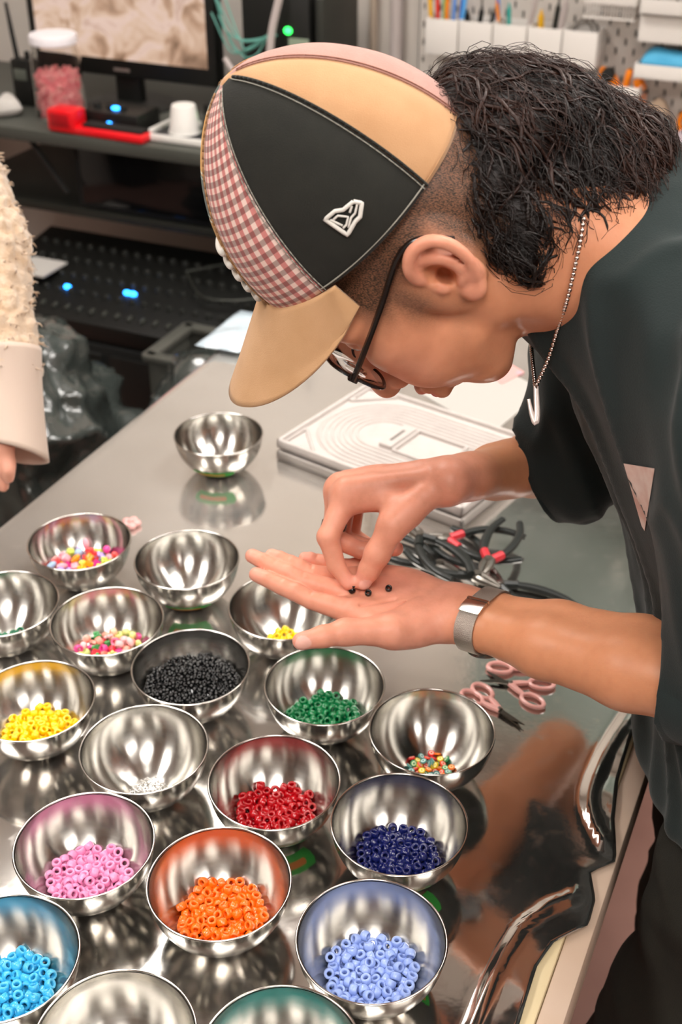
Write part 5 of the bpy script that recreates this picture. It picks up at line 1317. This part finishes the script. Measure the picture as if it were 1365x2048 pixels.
kme = MB().lathe([(0, .012), (.005, .0118), (.0072, .008), (.0075, 0)], n=12).mesh('mixer_knob', mat('knob_black', '#262724', .5)); fme = MB().bbox((0, 0, .004), (.008, .018, .010), None, .002).mesh('fader', mat('fader_grey', '#3f403b', .45))
for i in range(22):
    for j in range(5):
        o = link('knob' if j else 'fader', kme if j else fme, t); o.location = Vector((-.36+.034*i, 0, .055))+Vector(Rm@np.array([0, -.15+.065*j, .025])); o.rotation_euler = (sl, 0, 0)
for (x, y) in ((-.175, -.07), (-.02, -.05), (-.004, -.05)): MB().sphere(np.array([x, 0, .055])+Rm@np.array([0, y, .028]), (.010, .006, .006), 10, 6).build('light', M_blue, t)
MB().tube(spline([(.10, .02, .12), (.22, .10, .13), (.33, .0, .11), (.20, -.06, .10), (.10, .02, .12)], 30), .003, 6).build('cable', M_metal, t)
sheet2 = MB().box(RP(-1.83, 2.30, .535), (.10, .10, .004), RR); tag(sheet2.build('paper_note', M_paper, None, False), 'pale paper note at the left end of the mixer', 'paper')
# bags
M_bag = mat('black_bin_bag', '#3d4340', .24, spec=1.0, coat=1.0, bump=1.0, bscale=28)
def bag(c, r, lab, seed, amp):
    c = np.array(c); S = SDF(c-np.array([.36, .36, .46]), c+np.array([.36, .36, .46]), .011); S.ell(c, r, k=.03); S.ell(c+np.array([.02, 0, r[2]*.75]), (r[0]*.55, r[1]*.55, r[2]*.45), k=.08)
    S.plane_cut((0, 0, .004), (0, 0, -1)); V, Q = S.mesh(); N_ = normals(V, Q); w = V*np.array([1, 1, .55])
    V = V+N_*((1-np.abs(vnoise(w, 9, seed, 2)))**4*amp*1.4+vnoise(w, 20, seed+1, 2)*amp*.5+(1-np.abs(vnoise(w, 26, seed+2, 1)))**3*amp*.35)[:, None]; V[:, 2] = np.maximum(V[:, 2], .004)
    return tag(link('bin_bag', np_mesh('bin_bag', V, Q, M_bag)), lab, 'bag', 'black bin bags by the table')
bag(RP(-1.46, 1.71, .31), (.19, .20, .30), 'large shiny crumpled black bin bag under the mixer', 3, .05); bag(RP(-1.10, 1.80, .28), (.085, .10, .30), 'smaller dull black bin bag beside the table edge', 8, .03)
tag(bag(RP(-1.09, 1.38, .26), (.075, .11, .26), 'slumped grey plastic bag on the floor left of the table', 14, .03), None, 'bag').data.materials[0] = mat('grey_bag', '#8a847d', .4, spec=.6)
t = rthing('storage_crate', 'open dark grey plastic crate behind the bags', 'crate', -1.12, 2.03, .25); M_crate = mat('crate_grey', '#55554f', .4)
MB().bbox((0, 0, .01), (.36, .16, .02), None, .004).build('bottom', M_crate, t)
for (cx, cy, sx, sy) in ((0, -.08, .36, .012), (0, .08, .36, .012), (-.18, 0, .012, .16), (.18, 0, .012, .16)): MB().bbox((cx, cy, .15), (sx, sy, .30), None, .004).build('side', M_crate, t); MB().bbox((cx, cy, .30), (sx+.02, sy+.016, .016), None, .004).build('lip', M_crate, t)
t2 = rthing('crate_stand', 'low dark box under the storage crate', 'box', -1.12, 2.03, 0); MB().bbox((0, 0, .125), (.34, .15, .248), None, .006).build('body', M_blk2, t2); MB().bbox((0, -.0765, .2), (.30, .003, .05), None, .001).build('front_panel', M_blk, t2)

# ------------------------------------------------------------------ pegboard and its holders
M_peg = mat('pegboard_white', '#cbc3bb', .55); M_slotshade = mat('slot_shade_dark', '#4a4642', .9)
t = rthing('pegboard', 'white slotted pegboard on the back wall', 'pegboard', -.30, 2.885, 0)
U_ = [0, .0075, .0125, .0275, .0325, .04]; Wz = [0, .0025, .0175, .0225, .0375, .04]; mb = MB()
for i in range(38):
    for j in range(14):
        x0, z0 = -.78+.04*i, .76+.04*j
        for p_ in range(5):
            for q in range(5):
                if (p_ == 1 and q == 1) or (p_ == 3 and q == 3): continue
                mb.add([(x0+U_[p_], 0, z0+Wz[q]), (x0+U_[p_+1], 0, z0+Wz[q]), (x0+U_[p_+1], 0, z0+Wz[q+1]), (x0+U_[p_], 0, z0+Wz[q+1])], [(0, 1, 2, 3)])
o = mb.build('slotted_panel', M_peg, t, False)
w_ = o.modifiers.new('weld', 'WELD'); w_.merge_threshold = .0003; o.modifiers.new('t', 'SOLIDIFY').thickness = .005
MB().box((-.02, .022, 1.04), (1.54, .004, .60)).build('slot_shade', M_slotshade, t, False)  # shade behind the slots, put into the colour of a dark sheet
# bins
M_bin = mat('bin_white', '#dbd5cf', .4)
def bin_(a, lab):
    t = rthing('pegboard_bin', lab, 'bin', a, 2.838, 1.004, 'white bins on the pegboard'); w, d, h = .077, .078, .078
    MB().bbox((0, -d/2+.0015, h/2), (w, .003, h), None, .001).build('front', M_bin, t); MB().bbox((0, d/2-.0015, h/2), (w, .003, h), None, .001).build('back', M_bin, t)
    for s in (-1, 1): MB().bbox((s*(w/2-.0015), 0, h/2), (.003, d-.006, h), None, .001).build('side', M_bin, t)
    MB().bbox((0, 0, .0015), (w-.006, d-.006, .003), None, .001).build('bottom', M_bin, t)
bn = [-.995+.0805*k for k in range(5)]
for a, l in zip(bn, ('white bin of coloured markers, leftmost on the pegboard', 'white bin of dark small tools, second from the markers', 'white bin holding a brush, pencil and tweezers', 'white bin holding grey hand tools, fourth from the markers', 'white bin with coiled wire, rightmost in the row')): bin_(a, l)
def stick(a, b, z0, z1, r, m, name, lab, cat, lean=0.0, tip=None, leanb=0.0):
    t = rthing(name, lab, cat, a, b, z0); L_ = z1-z0
    MB().tube([(0, 0, 0), (lean*.5, leanb*.5, L_*.5), (lean, leanb, L_)], r, 8).build('barrel', m, t)
    MB().tube([(lean, leanb, L_), (lean*1.08, leanb*1.08, L_+.012)], [r*.7, r*.3], 8).build('tip', tip or m, t)
for k, (cn, cv) in enumerate((('yellow', '#f2b51c'), ('red', '#e23222'), ('green', '#76c26e'), ('orange', '#f58a1f'), ('light blue', '#6f9be0'), ('blue', '#3f6fd0'), ('sky blue', '#5aa9ea'))):
    stick(-1.025+.0105*k, 2.838+.012*((k*7) % 3-1), 1.008, 1.135-.004*(k % 2), .0048, mat('marker_'+cn.replace(' ', '_'), cv, .35), 'marker', '%s marker pen standing in the leftmost white bin' % cn, 'marker', lean=.004*(k-3))
stick(-.925, 2.84, 1.008, 1.10, .006, M_blk, 'black_pen', 'short black tool handle in the second white bin', 'tool', .01); stick(-.90, 2.845, 1.008, 1.095, .005, M_metal, 'metal_file', 'grey metal file in the second white bin', 'file', .012); stick(-.94, 2.83, 1.008, 1.09, .007, M_blk2, 'rubber_handle', 'thick black handle in the second white bin', 'tool', -.006)
stick(-.86, 2.84, 1.008, 1.115, .0045, mat('pencil_orange', '#e88a2c', .4), 'pencil', 'orange pencil leaning in the third white bin', 'pencil', -.02); stick(-.845, 2.84, 1.008, 1.11, .005, mat('brush_teal', '#3fa79b', .4), 'brush', 'teal brush handle in the third white bin', 'brush', -.006); stick(-.87, 2.845, 1.008, 1.14, .0055, mat('driver_blue', '#2d7fd6', .4), 'screwdriver', 'blue-ended screwdriver in the third white bin', 'screwdriver', -.012); stick(-.815, 2.84, 1.008, 1.135, .006, M_gry, 'tweezers', 'pale grey tweezers leaning in the third white bin', 'tweezers', .025)
stick(-.77, 2.84, 1.008, 1.10, .007, mat('tool_yellow', '#e8b01f', .4), 'utility_knife', 'yellow utility knife in the fourth white bin', 'knife', -.006); stick(-.75, 2.845, 1.008, 1.12, .006, M_metal, 'steel_punch', 'dark steel punch in the fourth white bin', 'tool', .01); stick(-.735, 2.835, 1.008, 1.13, .007, M_gry, 'bone_folder', 'pale grey folding tool in the fourth white bin', 'tool', .014)
t = rthing('wire_coil', 'loose coil of silver wire in the rightmost white bin', 'wire', -.673, 2.838, 1.03); MB().tube([(.03*math.cos(a)*(1+.06*math.sin(a*3.3)), .012*math.sin(a*1.3), .03+.035*math.sin(a)+.008*math.sin(a*2.7)) for a in np.linspace(0, 6.283*7, 180)], .0011, 5).build('strand', M_pl, t); MB().sphere((.0, 0, .03), (.012, .01, .012), 10, 6).build('knot', M_pl, t)
# ledges at the right
def ledge(a0, a1, z, d, h, lab):
    t = rthing('pegboard_shelf', lab, 'shelf', (a0+a1)/2, 2.88-d/2, z, 'white shelves on the pegboard'); w = a1-a0
    MB().bbox((0, 0, .002), (w, d, .004), None, .001).build('floor_plate', M_bin, t); MB().bbox((0, -d/2+.002, h/2), (w, .004, h), None, .001).build('front_lip', M_bin, t)
    for s in (-1, 1): MB().bbox((s*(w/2-.002), 0, h/2), (.004, d, h), None, .001).build('end_lip', M_bin, t)
ledge(-.545, -.18, 1.000, .10, .030, 'white pegboard shelf holding the blue cloth'); ledge(-.632, -.528, .957, .09, .020, 'white pegboard shelf holding the orange clips'); ledge(-.545, -.18, 1.075, .10, .055, 'white deep pegboard shelf above the blue cloth')
ledge(-.545, -.18, 1.135, .12, .03, 'white topmost pegboard shelf at the right')
pillow('blue_cloth', RP(-.485, 2.83, 1.006), rot3('Z', -TH), (.10, .08, .05), mat('blue_cloth', '#3f9fcb', .6, col2='#57b4dc', nscale=20), 'crumpled sky blue cloth on the pegboard shelf', 'cloth', 5, .01)
t = rthing('wire_basket', 'white wire basket at the top of the pegboard', 'basket', -.612, 2.83, 1.115)
for k in range(17): MB().tube([(-.052+.0065*k, -.045, 0), (-.052+.0065*k, -.045, .03)], .0010, 5).build('wire', M_bin, t)
for z in (0, .03): MB().tube([(-.055, .045, z), (-.055, -.045, z), (.055, -.045, z), (.055, .045, z), (-.055, .045, z)], .002, 6).build('frame', M_bin, t)
MB().bbox((0, 0, .045), (.115, .095, .03), None, .003).build('liner', M_bin, t)
M_orp = mat('orange_plastic', '#f5860f', .4)
for a, l in ((-.612, 'orange and black clip on the small pegboard shelf'), (-.553, 'plain orange clip at the right of the small pegboard shelf')):
    t = rthing('spring_clip', l, 'clip', a, 2.83, .962); MB().bbox((-.012, 0, .022), (.014, .02, .044), rot3('Y', .15), .004).build('jaw', M_orp, t); MB().bbox((.016, 0, .014), (.022, .02, .028), rot3('Y', -.5), .004).build('jaw', M_orp, t)
    if a < -.6: MB().lathe([(0, .014), (.014, .012), (.016, 0), (.014, -.012), (0, -.014)], (.004, -.008, .03), 16, rot3('X', 1.57)).build('spring', M_blk, t)
t = rthing('wooden_paddle', 'pale oval wooden paddle hanging on the pegboard', 'paddle', -.495, 2.86, .888); MB().prism([(.027*math.cos(a), .055*math.sin(a)) for a in np.linspace(0, 6.283, 29)[:-1]], -.008, .008, rot3('X', math.pi/2)).build('blade', mat('pale_wood', '#dcc5ad', .6, col2='#cfb497', nscale=12), t); MB().lathe([(0, .001), (.008, .001), (.008, -.004), (0, -.004)], (-.008, -.009, -.03), 14, rot3('X', math.pi/2)).build('knot', mat('knot_brown', '#8a6647', .7), t)
t = rthing('terracotta_board', 'terracotta coloured board leaning below the small shelf', 'board', -.575, 2.868, .90); MB().bbox((0, 0, 0), (.10, .012, .10), None, .004).build('panel', mat('terracotta', '#d89a7c', .7, col2='#c98365', nscale=15), t); MB().bbox((0, -.007, .03), (.07, .004, .012), None, .001).build('strip', M_paper, t)
t = rthing('hanging_shears', 'shears with orange and black handles at the right end of the pegboard', 'shears', -.425, 2.85, .90); 
MB().tube([(.018*math.cos(a), 0, .024*math.sin(a)) for a in np.linspace(0, 6.283, 22)], .006, 8).build('loop', M_orp, t); MB().tube([(.005+.02*math.cos(a), .006, -.035+.026*math.sin(a)) for a in np.linspace(0, 6.283, 22)], .007, 8).build('loop', M_blk, t); MB().tube([(.0, 0, .02), (.05, 0, .12)], [.008, .003], 6).build('blade', M_pl, t)
pillow('clear_bag', RP(-.36, 2.80, .855), rot3('Z', .2), (.14, .10, .05), mat('lilac_bag', '#b9aab2', .3, spec=.6), 'greyish lilac plastic bag at the right behind the neck', 'bag', 9, .012)
# conduits
for a, r, l in ((-1.205, .010, 'thin beige vertical conduit on the back wall'), (-1.145, .016, 'grey vertical pipe on the back wall beside the pegboard')):
    t = rthing('wall_pipe', l, 'pipe', a, 2.90, 0); MB().tube([(0, 0, 0), (0, 0, CEIL)], r, 14).build('tube', M_gry if r > .012 else mat('conduit_tan', '#a59484', .6), t)
    for z in (.4, 1.25, 2.1): MB().bbox((0, .004, z), (r*2.6, .02, .02), None, .003).build('bracket', M_metal, t)
tag(MB().tube(spline([RP(-1.40, 2.908, 1.5), RP(-1.385, 2.908, 1.15), RP(-1.375, 2.908, .98), RP(-1.37, 2.90, .88)], 24), .004, 6).build('wall_cable', M_blk), 'thin dark cable running down the back wall beside the network box', 'cable')
# cupboards over the pegboard, added out of frame to darken the film's reflection
for a0, a1, l in ((-.75, .05, 'unseen grey-green cupboard added above the pegboard to darken the film reflection'), (.07, .87, 'unseen grey-green cupboard added right of the other one to darken the film reflection')):
    t = rthing('added_cupboard', l, 'cupboard', (a0+a1)/2, 2.74, 1.50, 'added unseen cupboards'); w = a1-a0; mc = mat('added_cupboard_green', '#56615a', .5)
    MB().bbox((0, 0, .36), (w, .34, .72), None, .004).build('body', mc, t)
    for s in (-1, 1):
        d = MB().bbox((s*w/4, -.178, .36), (w/2-.008, .014, .71), None, .003).build('door', mc, t); MB().bbox((s*.03, -.195, .10), (.01, .02, .09), None, .003).build('handle', M_pl, d)
# tall cabinets added out of view to give the steel and film dark reflections
M_cab = mat('added_cabinet_dark', '#2c2a27', .5); M_cab2 = mat('added_cabinet_grey', '#77726b', .5)
for a, b, w, d, h, m, l in ((-3.0, .4, .36, 1.0, 1.9, M_cab, 'unseen dark cabinet added for reflections at the left wall'), (-2.99, -1.3, .38, .9, 2.0, M_cab2, 'unseen grey cabinet added for reflections at the left wall near the front'), (2.66, 1.6, .4, 1.2, 1.9, M_cab, 'unseen dark cabinet added for reflections at the right wall'), (2.66, -.6, .4, .9, 2.0, M_cab, 'unseen dark cabinet added for reflections at the right wall near the front'), (-.6, -2.36, 1.0, .4, 2.0, M_cab, 'unseen dark cabinet added for reflections at the front wall'), (1.2, -2.36, .8, .4, 1.8, M_cab2, 'unseen grey cabinet added for reflections at the front wall')):
    t = rthing('added_cabinet', l, 'cabinet', a, b, 0); MB().bbox((0, 0, h/2), (w, d, h), None, .005).build('body', m, t)
    sx = -1 if a > 0 else 1
    for s in (-1, 1):
        if w < d: MB().bbox((sx*(w/2+.006), s*d/4, h/2), (.012, d/2-.01, h-.04), None, .003).build('door', m, t)
        else: MB().bbox((s*w/4, d/2+.006, h/2), (w/2-.01, .012, h-.04), None, .003).build('door', m, t)
